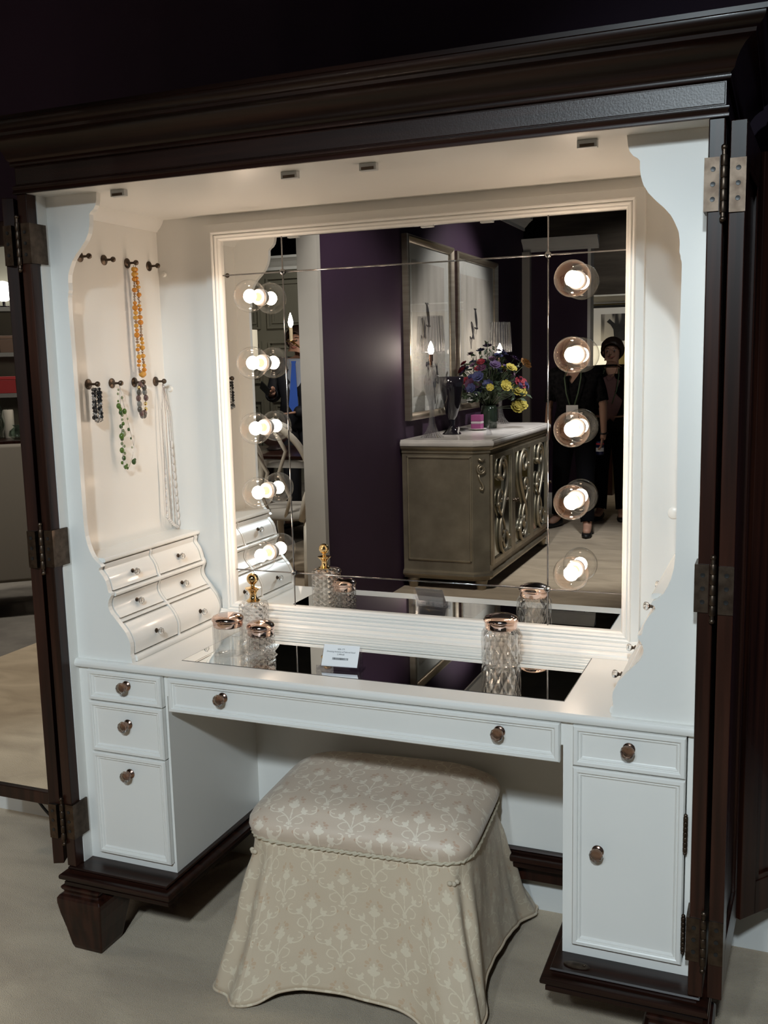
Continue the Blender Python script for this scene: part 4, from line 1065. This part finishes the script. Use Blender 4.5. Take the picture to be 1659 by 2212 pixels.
EYEW = mat('eye_white', (.42,.36,.33), .4); EYED = mat('eye_dark', (.02,.015,.012), .2)
def person(label, loc, rz, H, P, clothes, hair='short', extra=None, bulk=1.0):
    """P: joint positions for a 1.65 m figure facing +y"""
    t = thing('person', label, 'person', loc, rz)
    k = H/1.65
    def j(n): return Vector(P[n])*k
    names = []; V = []; E = []
    def v(n, r, pos=None):
        p = j(n) if pos is None else pos
        V.append((*p, r*k)); names.append(n); return len(V)-1
    pel = v('pelvis', .125*bulk); sp = v('spine', .118*bulk); ch = v('chest', .135*bulk); nb = v('neck', .055); hb = v('jaw', .062); hc = v('head', .083); ht = v('crown', .062)
    E += [(pel,sp),(sp,ch),(ch,nb),(nb,hb),(hb,hc),(hc,ht)]
    for s_ in ('l','r'):
        a = v('shoulder_'+s_, .062*bulk); b_ = v('elbow_'+s_, .041); c_ = v('wrist_'+s_, .026); d_ = v('palm_'+s_, .027)
        E += [(ch,a),(a,b_),(b_,c_),(c_,d_)]
        a = v('hip_'+s_, .092*bulk); b_ = v('knee_'+s_, .060); c_ = v('ankle_'+s_, .040); d_ = v('toe_'+s_, .034)
        E += [(pel,a),(a,b_),(b_,c_),(c_,d_)]
    me = chain_body('body', V, E, pel)
    # five fingers on each palm
    fm = MB()
    for s_ in ('l','r'):
        w_, p_ = j('wrist_'+s_), j('palm_'+s_); d = (p_-w_).normalized(); side = d.cross(Vector((0,1,0))).normalized() if abs(d.y) < .9 else Vector((1,0,0)); fwd = Vector((0,1,0))
        sg = 1 if s_ == 'r' else -1
        for q, ln in enumerate((.068,.076,.071,.056)):
            base = p_ + fwd*(.020-.0135*q)*k + d*.020*k
            curl = side*sg*-.4 if P.get('grip_'+s_) else side*sg*-.10
            p1 = base + (d+curl*.3)*ln*.45*k; p2 = p1 + (d*.8+curl)*ln*.32*k; p3 = p2 + (d*.5+curl*1.5)*ln*.25*k
            fm.tube([base-d*.015*k, base, p1, p2, p3], [.0085*k,.0085*k,.0078*k,.0068*k,.005*k], 8)
        tb = p_ + fwd*.022*k - d*.012*k
        fm.tube([tb-fwd*.012*k, tb, tb+(fwd*.6+d*.7)*.03*k, tb+(fwd*.35+d*.95)*.058*k], [.011*k,.0105*k,.0088*k,.006*k], 8)
    fme = bpy.data.meshes.new('f'); fme.from_pydata(fm.v, [], fm.f)
    bm = bmesh.new(); bm.from_mesh(me)
    # flatten the trunk front to back
    cy = {z: 0 for z in ()}
    for vv in bm.verts:
        z = vv.co.z/k
        if .80 < z < 1.42 and abs(vv.co.x - j('spine').x) < .2*k:
            c0 = j('chest').y if z > 1.2 else j('spine').y
            vv.co.y = c0 + (vv.co.y-c0)*.82; vv.co.x = j('spine').x + (vv.co.x-j('spine').x)*1.12
    bmesh.ops.recalc_face_normals(bm, faces=bm.faces); bm.normal_update()
    src = [(vv.co.copy(), vv.normal.copy()) for vv in bm.verts]; faces = [[q.index for q in f.verts] for f in bm.faces]
    def garment(name, m, test, off):
        mb = MB(); mp = {}
        for f in faces:
            c_ = sum((src[i][0] for i in f), Vector())/len(f)
            if test(c_/k):
                idx = []
                for i in f:
                    if i not in mp: mp[i] = len(mb.v); mb.v.append(tuple(src[i][0]+src[i][1]*off*k))
                    idx.append(mp[i])
                mb.f.append(tuple(idx)); mb.mi.append(0)
        if not mb.f: return None
        o = mb.build(name, m, t, True, world=False)
        sd = o.modifiers.new('thickness', 'SOLIDIFY'); sd.thickness = .006; sd.offset = 1
        return o
    bm.from_mesh(fme); bm.to_mesh(me); bm.free()
    me.materials.clear(); me.materials.append(SKIN)
    me.polygons.foreach_set('material_index', [0]*len(me.polygons)); me.polygons.foreach_set('use_smooth', [True]*len(me.polygons))
    bo = bpy.data.objects.new('body', me); COL.objects.link(bo); bo.parent = t
    for nme, m, test, off in clothes: garment(nme, m, test, off)
    # face and hair on the head
    hd_ = Vector(P['head']); jw = Vector(P['jaw'])
    hm = MB(); rows_ = []; rh = random.Random(int(H*100))
    nu, nv_ = 28, 14
    for i in range(nv_+1):
        th = PI*.5 - (PI*.86)*i/nv_; row = []
        for q in range(nu):
            a = 2*PI*q/nu                                    # a = pi/2 points to the face
            front_ = max(0.0, math.sin(a))**.7
            lowest = PI*.5 - PI*.86*(1 - .60*front_) if hair == 'short' else PI*.5 - PI*.86*(1 - .55*front_)
            t2 = PI*.5 - (PI*.5-lowest)*i/nv_
            rr = 1 + .05*math.sin(a*9+i) * (i/nv_) + rh.uniform(-.02,.02)
            rx, ry, rz_ = .0935*rr, .101*rr, .100*rr
            row.append(tuple((hd_ + Vector((rx*math.cos(t2)*math.cos(a), -.012+ry*math.cos(t2)*math.sin(a), .012+rz_*math.sin(t2))))*k))
        rows_.append(row)
    hm.loops(rows_, cap0=True)
    g = hm.build('hair', HAIRC, t, True, world=False)
    sd = g.modifiers.new('thickness', 'SOLIDIFY'); sd.thickness = .012; sd.offset = -1
    fc = lambda dx, dy, dz: tuple((hd_+Vector((dx, dy, dz)))*k)
    for s_ in (-1, 1):
        MB().ball(fc(s_*.031,.071,-.004), .0085*k, 12, 8, (1.25,.8,.75)).build('eye', EYEW, t, True, world=False)
        MB().ball(fc(s_*.031,.0755,-.004), .0048*k, 10, 6).build('iris', EYED, t, True, world=False)
        MB().tube([fc(s_*.048,.073,.014), fc(s_*.032,.082,.021), fc(s_*.016,.083,.017)], .003*k, 6).build('eyebrow', HAIRC, t, True, world=False)
        MB().ball(fc(s_*.084,.0,-.012), .024*k, 10, 8, (.35,.7,1.15)).build('ear', SKIN, t, True, world=False)
    MB().tube([fc(0,.080,.010), fc(0,.090,-.012), fc(0,.099,-.030), fc(0,.088,-.038)], [.006*k,.009*k,.012*k,.008*k], 8).build('nose', SKIN, t, True, world=False)
    MB().tube([fc(-.032,.062,-.050), fc(-.015,.077,-.061), fc(0,.081,-.064), fc(.015,.077,-.061), fc(.032,.062,-.050)], [.002*k,.005*k,.006*k,.005*k,.002*k], 8).build('mouth', LIP, t, True, world=False)
    return t, k
def shoe(t, k, P, s_, m):
    a, b_ = Vector(P['ankle_'+s_])*k, Vector(P['toe_'+s_])*k
    d = (b_-a); d.z = 0; d.normalize()
    mb = MB(); lo = []
    base = a - d*.055*k; L_ = .245*k; sd = Vector((-d.y, d.x, 0))
    for i in range(11):
        u = i/10; wdt = (.030+.012*math.sin(u*PI*.9))*k*(1 if u < .85 else math.sqrt(max(.05, 1-((u-.85)/.16)**2))); hgt = (.075-.045*u)*k
        if i == 0: wdt *= .6
        c_ = base + d*L_*u; z0 = min(a.z, b_.z)-.034*k
        ring_ = []
        for q in range(10):
            an = 2*PI*q/10; ring_.append((c_.x+sd.x*wdt*math.cos(an), c_.y+sd.y*wdt*math.cos(an), z0+hgt*.5+hgt*.5*math.sin(an)))
        lo.append(ring_)
    mb.loops(lo, cap0=True, cap1=True)
    return mb.build('shoe', m, t, True, world=False)
STAND = dict(pelvis=(0,0,.93), spine=(0,.01,1.08), chest=(0,0,1.25), neck=(0,-.005,1.40), jaw=(0,.025,1.475), head=(0,.022,1.555), crown=(0,.012,1.61),
  shoulder_l=(-.165,-.01,1.345), elbow_l=(-.225,-.03,1.08), wrist_l=(-.235,.04,.85), palm_l=(-.235,.06,.79), shoulder_r=(.165,-.01,1.345), elbow_r=(.225,-.03,1.08), wrist_r=(.235,.04,.85), palm_r=(.235,.06,.79),
  hip_l=(-.088,0,.87), knee_l=(-.095,.02,.48), ankle_l=(-.10,-.01,.075), toe_l=(-.115,.13,.035), hip_r=(.088,0,.87), knee_r=(.095,.02,.48), ankle_r=(.10,-.01,.075), toe_r=(.115,.13,.035))
DKTOP = noisy(mat('dark_blouse', (.012,.012,.014), .9, spec=.1), (.004,.004,.005), (.014,.013,.014), (40,40,40), 3); DKTR = mat('black_trousers', (.004,.004,.005), .9, spec=.08); BLKSH = mat('black_shoe', (.006,.006,.006), .5)
DKCARD = mat('charcoal_cardigan', (.007,.0065,.007), .9, spec=.1); LANY = mat('green_lanyard', (.10,.14,.08), .6); MAUVE = mat('mauve_top', (.16,.08,.08), .7)
# woman with the drinks can, striding towards the mirror
P1 = dict(STAND)
P1.update(wrist_r=(.255,.06,.86), palm_r=(.25,.085,.80), grip_r=True, elbow_r=(.235,-.01,1.09), knee_r=(.12,.15,.49), ankle_r=(.15,.20,.075), toe_r=(.165,.34,.035),
  knee_l=(-.13,-.04,.49), ankle_l=(-.19,-.20,.085), toe_l=(-.24,-.08,.035))
def sleeved(P, zs, ze):
    def f(c_):
        if c_.z > 1.415: return False
        if abs(c_.x-P['spine'][0]) > .185: return c_.z > ze
        return c_.z > zs and not (c_.y > .03 and abs(c_.x) < .05*max(0,(c_.z-1.27)/.1) and c_.z > 1.27)
    return f
trs = lambda top: (lambda c_: .07 < c_.z < top and (abs(c_.x) < .205 or c_.z < .72))
t, k = person('person in dark blouse and trousers striding with a drinks can, reflected in the mirror', (-.735, -5.36, F), 0, 1.56, P1,
    [('blouse', DKTOP, sleeved(P1, .86, 1.13), .012), ('trousers', DKTR, lambda c_: .12 < c_.z < .92 and (abs(c_.x) < .19 or c_.z < .70), .012)], 'long')
for s_ in 'lr': shoe(t, k, P1, s_, BLKSH)
ly = MB()
for s_ in (-1, 1): ly.tube([(s_*.055*k, .03*k, 1.41*k), (s_*.07*k, .115*k, 1.33*k), (s_*.05*k, .135*k, 1.2*k), (s_*.02*k, .135*k, 1.1*k)], .006*k, 6)
ly.build('lanyard', LANY, t, True, world=False)
MB().box(-.05*k,.05*k,.132*k,.138*k,.98*k,1.1*k).build('name_badge', PAPER, t, world=False)['label'] = 'pale name badge'
MB().lathe([(.031,0),(.034,.003),(.034,.006),(.030,.012)], (P1['wrist_r'][0]*k, P1['wrist_r'][1]*k, (P1['wrist_r'][2]-.004)*k), (0,.3,1), 20).build('bracelet', BLACKP, t, True, world=False)
can = thing('drinks_can', 'dark blue drinks can held in the hand of the striding person', 'can', (-.735+.228*k, -5.36+.085*k, F+.675*k))
MB().lathe([(.022,0),(.028,.004),(.0315,.012),(.0315,.098),(.027,.108),(.024,.110),(.0235,.107)], seg=24).build('can_body', mat('navy_can', (.01,.015,.06), .3, .4), can, 40, world=False)
MB().lathe([(.0318,.03),(.0318,.06)], seg=24, cap=False).build('can_band', mat('white_can_print', (.55,.55,.58), .4), can, 40, world=False)
MB().lathe([(.0318,.085),(.0318,.097)], seg=24, cap=False).build('can_band', mat('red_can_print', (.4,.03,.04), .4), can, 40, world=False)
# smiling woman behind her
P2 = dict(STAND); P2.update(wrist_l=(-.20,.10,.98), palm_l=(-.12,.15,.97), elbow_l=(-.23,-.01,1.08), wrist_r=(.20,.10,.98), palm_r=(.12,.15,.97))
t, k = person('smiling person with short dark hair in dark cardigan over mauve top, reflected at right', (-.545, -6.02, F), 0, 1.56, P2,
    [('top', MAUVE, lambda c_: .95 < c_.z < 1.33 and abs(c_.x) < .12 and c_.y > 0, .008), ('cardigan', DKCARD, lambda c_: .84 < c_.z < 1.41 and not (c_.y > .02 and abs(c_.x) < .055+.02*(1.41-c_.z) and c_.z > .95) and not (c_.z < 1.0 and abs(c_.x) < .19 and c_.y > .12), .016), ('trousers', DKTR, lambda c_: .10 < c_.z < .90 and (abs(c_.x) < .19 or c_.z < .70), .014)], 'short')
for s_ in 'lr': shoe(t, k, P2, s_, BLKSH)
ly = MB()
for s_ in (-1, 1): ly.tube([(s_*.055*k, .02*k, 1.41*k), (s_*.075*k, .115*k, 1.33*k), (s_*.06*k, .135*k, 1.2*k), (s_*.02*k, .14*k, 1.08*k)], .005*k, 6)
ly.build('lanyard', LANY, t, True, world=False)
MB().tube([(.05*math.cos(PI+PI*i/12)*k, (.045+.065*math.sin(PI*i/12))*k, (1.41-.09*math.sin(PI*i/12))*k) for i in range(13)], .0022*k, 6).build('necklace', GOLD, t, True, world=False)
# man in a suit in the next booth
P3 = dict(STAND); P3.update(elbow_l=(-.25,.02,1.10), wrist_l=(-.17,.20,1.12), palm_l=(-.13,.25,1.14), elbow_r=(.25,.0,1.08), wrist_r=(.10,.16,.98), palm_r=(.03,.19,.97), grip_l=True)
SUIT = mat('navy_suit', (.010,.011,.016), .7); SHIRT = mat('pale_blue_shirt', (.35,.40,.50), .6); TIE = mat('bright_blue_tie', (.05,.13,.55), .35)
t, k = person('person in a dark suit and bright blue tie holding a phone', (-3.04, -5.0, F), 0, 1.72, P3,
    [('shirt', SHIRT, lambda c_: 1.0 < c_.z < 1.415 and abs(c_.x) < .10 and c_.y > .02, .008), ('jacket', SUIT, lambda c_: .82 < c_.z < 1.40 and not (c_.y > .03 and abs(c_.x) < .02+.06*(c_.z-1.0)/.4 and c_.z > 1.0) and not (c_.y > .17), .02), ('trousers', SUIT, lambda c_: .10 < c_.z < .90 and (abs(c_.x) < .19 or c_.z < .70), .014)], 'short')
for s_ in 'lr': shoe(t, k, P3, s_, BLKSH)
MB().loops([[(-w_*k, (.105+.03*(1.4-z)/.4)*k, z*k), (w_*k, (.105+.03*(1.4-z)/.4)*k, z*k), (w_*k, (.112+.03*(1.4-z)/.4)*k, z*k), (-w_*k, (.112+.03*(1.4-z)/.4)*k, z*k)] for w_, z in ((.022,1.385),(.016,1.36),(.028,1.2),(.042,1.02),(.004,.97))], cap0=True, cap1=True).build('tie', TIE, t, world=False)
ph_ = thing('phone', 'black phone held up by the suited person', 'phone', (-3.04-.17*k, -5.0+.30*k, F+1.17*k), .5)
MB().box(-.07,.07,-.005,.005,-.034,.034).xform(Matrix.Rotation(.5,4,'Y')).build('handset', BLACKP, ph_, bevel=.003, world=False)

# --- the next booth: dining table, chairs, chandelier, floor lamp
CHW = noisy(mat('ivory_chair_paint', (.60,.55,.46), .4), (.52,.47,.39), (.64,.59,.50), (9,9,9), 3); SEATF = mat('grey_seat_fabric', (.30,.28,.25), .9)
def balloon_chair(x, y, rz, label):
    t = thing('dining_chair', label, 'chair', (x, y, F), rz, 'ivory hoop-backed dining chairs')
    b_ = MB(); pts = []
    for i in range(33):
        a = -PI*.18 + (PI*1.36)*i/32; pts.append((.245*math.cos(a), -.235-.10*max(0,math.sin(a)), .74+.30*math.sin(a)))
    b_.tube([(pts[0][0]*.8, -.22, .43)] + pts + [(pts[-1][0]*.8, -.22, .43)], .022, 10).build('back_hoop', CHW, t, True, world=False)
    for s_ in (-1, 1):
        MB().tube([(s_*.05,-.225,.44),(s_*.10,-.24,.58),(s_*.04,-.27,.74),(s_*.11,-.30,.88),(s_*.05,-.33,1.01)], .013, 8).build('back_splat', CHW, t, True, world=False)
    MB().loops([rsq2(.245,.43,.235),rsq2(.25,.445,.24),rsq2(.245,.475,.235),rsq2(.20,.495,.19)], cap0=True, cap1=True).build('seat', SEATF, t, True, world=False)
    for s_ in (-1, 1):
        MB().tube([(s_*.20,.19,.44),(s_*.225,.215,.32),(s_*.205,.20,.15),(s_*.215,.215,.0)], [.026,.024,.017,.016], 10).build('leg', CHW, t, True, world=False)
        MB().tube([(s_*.19,-.20,.44),(s_*.20,-.235,.2),(s_*.215,-.28,.0)], [.022,.020,.016], 10).build('leg', CHW, t, True, world=False)
    return t
def rsq2(hx, z, hy, e=.3, n=32):
    return [(hx*x/.03, hy*y/.03, z) for x, y, _ in rsq(.03, 0, e, n)]
balloon_chair(-2.13, -3.05, PI, 'ivory hoop-backed dining chair nearest the mirror, beside the grey pier')
balloon_chair(-2.72, -3.3, PI-.3, 'ivory hoop-backed dining chair farther from the grey pier')
dt = thing('dining_table', 'dark dining table with a silvered edge in the next booth', 'table', (-2.55, -4.15, F))
MB().loops([rsq2(.72,.72,.42),rsq2(.75,.73,.45),rsq2(.75,.75,.45),rsq2(.73,.755,.43)], cap0=True, cap1=True).build('tabletop', DARK, dt, 30, world=False)
MB().loops([rsq2(.70,.66,.40),rsq2(.71,.70,.41),rsq2(.72,.72,.42)], cap0=True).build('apron', CHROME, dt, 30, world=False)
for sx in (-1,1):
    for sy in (-1,1):
        MB().tube([(sx*.5,sy*.27,.66),(sx*.53,sy*.30,.4),(sx*.52,sy*.29,0)], [.04,.035,.022], 10).build('leg', DARK, dt, True, world=False)
tb = thing('soup_tureen', 'pale round tureen on the dining table in the next booth', 'tureen', (-2.86, -4.15, F+.756))
MB().lathe([(.05,0),(.06,.01),(.04,.025),(.07,.05),(.13,.10),(.145,.15),(.14,.165)], seg=28).build('bowl', TRIMW, tb, True, world=False)
MB().lathe([(.142,.166),(.12,.19),(.07,.215),(.02,.225),(.022,.24),(.0001,.25)], seg=28).build('lid', TRIMW, tb, True, world=False)
ch_ = thing('chandelier', 'candle chandelier with lit flame bulbs over the dining table', 'chandelier', (-2.245, -4.0, 1.62))
MB().tube([(0,0,1.78),(0,0,.35)], .006, 8).build('hanging_rod', GOLD, ch_, True, world=False)
MB().lathe([(.02,-.08),(.045,-.05),(.03,-.02),(.02,.05),(.04,.12),(.02,.2),(.012,.35)], seg=20).build('stem', GOLD, ch_, True, world=False)
for q in range(4):
    a = PI + .04 + 2*PI*q/4; c_, s_ = math.cos(a), math.sin(a)
    ar = MB().tube([(.03*c_,.03*s_,.0),(.14*c_,.14*s_,-.06),(.26*c_,.26*s_,-.05),(.36*c_,.36*s_,.01)], .008, 8).lathe([(.012,.0),(.045,.012),(.042,.018),(.012,.016)], (.36*c_,.36*s_,0), seg=16)
    ao = ar.build('arm', GOLD, ch_, True, world=False)
    MB().lathe([(.0135,.016),(.0135,.115)], (.36*c_,.36*s_,0), seg=14).build('candle_sleeve', mat('ivory_sleeve', (.55,.47,.33), .5), ao, 40, world=False)
    MB().lathe([(.007,.115),(.017,.135),(.019,.15),(.014,.18),(.006,.205),(.001,.222)], (.36*c_,.36*s_,0), seg=16).build('flame_bulb', FLAME, ao, True, world=False)
fl = thing('floor_lamp', 'floor lamp with a tall white drum shade by the panelled wall', 'lamp', (-5.05, -7.55, F))
MB().lathe([(.14,0),(.14,.02),(.02,.04),(.012,.06),(.012,1.6)], seg=20).build('stand', BRONZE, fl, 40, world=False)
MB().lathe([(.16,1.50),(.16,1.83)], seg=32, cap=False).build('shade', glow('lit_linen_shade', (.85,.75,.58), .55), fl, True, world=False)
# framed picture of a dark silhouette on the ochre wall
hp = thing('framed_picture', 'black framed dark silhouette picture on the ochre wall behind the smiling person', 'picture', (-.80, -8.0, 1.77))
MB().box(-.30,.42,.002,.03,-.235,.235).build('frame', BLACKP, hp, bevel=.004, world=False)
MB().box(-.265,.385,.0305,.034,-.205,.205).build('mount', PAPER, hp, world=False)
MB().box(-.18,.30,.0342,.036,-.14,.14).build('artwork', noisy(mat('grey_print', (.2,.2,.2), .7), (.03,.03,.035), (.5,.48,.46), (9,9,1.5), 2, lo=.45, hi=.55), hp, world=False)
hs = MB(); hs.prism([(-.12,.06),(-.09,.09),(-.06,.06),(-.02,.03),(.08,.03),(.12,.0),(.13,-.09),(.10,-.12),(.09,-.03),(.03,-.03),(.0,-.05),(-.01,-.13),(-.04,-.13),(-.05,-.02),(-.08,.03)], 'y', .0362, .038)
hs.build('silhouette', INK, hp, world=False)
fl2 = thing('table_lamp', 'white shaded lamp glowing beside the smiling person', 'lamp', (-.98, -7.75, 0))
MB().box(-.2,.2,-.18,.18,F,.80).build('pedestal', DARK, fl2, world=False)
MB().lathe([(.07,.80),(.05,.82),(.03,.95),(.05,1.1),(.02,1.25),(.01,1.34)], seg=20).build('base', TRIMW, fl2, True, world=False)
MB().lathe([(.17,1.30),(.12,1.58)], seg=28, cap=False).build('shade', glow('warm_lit_shade', (.95,.85,.62), 1.0), fl2, True, world=False)

# --- what the mirrored left door shows: upholstered chair, console with glassware
uc = thing('side_chair', 'upholstered beige side chair with splayed wooden legs, seen in the left door mirror', 'chair', (-3.22, -2.1, F), math.radians(-40))
UPH = mat('taupe_upholstery', (.15,.13,.105), .9)
WOODL = noisy(mat('pale_wood_leg', (.36,.27,.17), .45), (.30,.22,.13), (.42,.32,.2), (20,20,3), 3)
MB().loops([[(x, y+.0, z) for x, y, _ in rsq2(.27, 0, .05)] for z in (.22,.24)] + [[(x, y-.02*(z-.3), z) for x, y, _ in rsq2(.27+.01*math.sin(z*3), 0, .055)] for z in (.4,.6,.8,.93,.985,1.0)], cap0=True, cap1=True).build('back', UPH, uc, True, world=False)
MB().loops([[(x, y-.28, z) for x, y, _ in rsq2(.26, 0, .27)] for z in (.24,.26,.44,.47,.48)], cap0=True, cap1=True).build('seat', UPH, uc, True, world=False)
for sx in (-1,1):
    MB().tube([(sx*.20,.0,.26),(sx*.235,.035,.12),(sx*.235,.05,0)], [.03,.024,.015], 10).build('leg', WOODL, uc, True, world=False)
    MB().tube([(sx*.20,-.48,.26),(sx*.22,-.50,.12),(sx*.225,-.52,0)], [.03,.022,.014], 10).build('leg', WOODL, uc, True, world=False)
cs = thing('console_table', 'dark console carrying glassware, seen in the left door mirror', 'table', (-4.25, -3.2, F), math.radians(-40))
MB().box(-.8,.8,-.2,.2,.90,.94).build('top', DARK, cs, bevel=.004, world=False)
MB().box(-.75,.75,-.17,.17,.80,.90).build('drawer_case', DARK, cs, world=False)
for sx in (-1,1):
    for sy in (-1,1): MB().box(sx*.72-.025,sx*.72+.025,sy*.15-.025,sy*.15+.025,0,.80).build('leg', DARK, cs, world=False)
Mt = Matrix.Translation((-4.25,-3.2,F+.9405)) @ Matrix.Rotation(math.radians(-40),4,'Z')
GLV = thin_glass('pale_green_glass', (.80,.88,.84), .12, .03, .7, cutbump(9, 60))
gnames = ['small squat glass bowl, leftmost on the far console','clear ribbed glass vase in the middle of the far console','low glass dish at the right of the far console','tall clear glass cylinder on the far console']
for (u, wv, r, h), lb in zip(((-.30,.05,.09,.12),(-.10,-.02,.10,.34),(.12,.08,.10,.10),(.30,0,.06,.22)), gnames):
    p = Mt @ Vector((u, wv, 0)); tv = thing('glass_vase', lb, 'vase', p, 0, 'glassware on the far console')
    MB().lathe([(r*.6,0),(r*.75,.004),(r,.25*h),(r*.92,.6*h),(r*.6,.85*h),(r*.72,h),(r*.69,h),(r*.57,.85*h),(r*.88,.6*h),(r*.95,.25*h),(.0001,.01)], seg=24, cap=False).build('glass_body', GLV, tv, True, world=False)
for (u, wv, h, lb) in ((.02,-.10,.20,'white pillar candle among the glassware'),(.20,-.08,.27,'taller white pillar candle at the right of the glassware')):
    p = Mt @ Vector((u, wv, 0)); tv = thing('pillar_candle', lb, 'candle', p, 0, 'white candles on the far console')
    MB().lathe([(.036,0),(.037,.005),(.037,h-.01),(.034,h),(.01,h-.006)], seg=20).build('wax', mat('ivory_wax', (.6,.55,.46), .5), tv, 40, world=False)
    MB().tube([(0,0,h-.008),(0,0,h+.008)], .0015, 6).build('wick', INK, tv, world=False)
shf = thing('display_shelf', 'pale display shelf unit behind the glassware, seen in the left door mirror', 'shelf', (-4.62,-3.72,F), math.radians(-40))
MB().box(-1.1,1.1,-.02,.0,0,2.5).build('back_board', PANELW, shf, world=False)
for z in (1.22, 1.52, 1.85): MB().box(-1.05,1.05,0,.22,z,z+.03).build('shelf_board', mat('grey_shelf', (.16,.155,.14), .5), shf, world=False)
Ms = Matrix.Translation((-4.62,-3.72,F)) @ Matrix.Rotation(math.radians(-40),4,'Z')
rq = random.Random(9)
for (u, z, c_, lb) in ((-.05,1.25,(.25,.02,.02),'red box on the lower display shelf'),(.18,1.25,(.02,.02,.02),'black box on the lower display shelf'),(.0,1.55,(.10,.06,.04),'brown box on the middle display shelf'),(.25,1.55,(.05,.06,.08),'slate box on the middle display shelf')):
    p = Ms @ Vector((u, .11, z+.0005)); bx = thing('display_box', lb, 'box', p, math.radians(-40), 'boxes on the display shelf')
    MB().box(-.07,.07,-.06,.06,0,.10).build('box', mat('box_%s' % lb.split()[0], c_, .5), bx, bevel=.003, world=False)
    MB().box(-.073,.073,-.063,.063,.10,.125).build('lid', mat('lid_%s' % lb.split()[0], tuple(q*1.3 for q in c_), .5), bx, bevel=.003, world=False)
gl_ = thing('globe_lamp', 'bright white globe lamp on the top display shelf, seen in the left door mirror', 'lamp', Ms @ Vector((-.02,.11,1.8805)))
MB().lathe([(.05,0),(.05,.012),(.012,.02),(.012,.05)], seg=16).build('base', CHROME, gl_, 40, world=False)
MB().ball((0,0,.12), .075, 20, 14).build('globe', glow('white_globe', (1,.97,.9), 6), gl_, True, world=False)
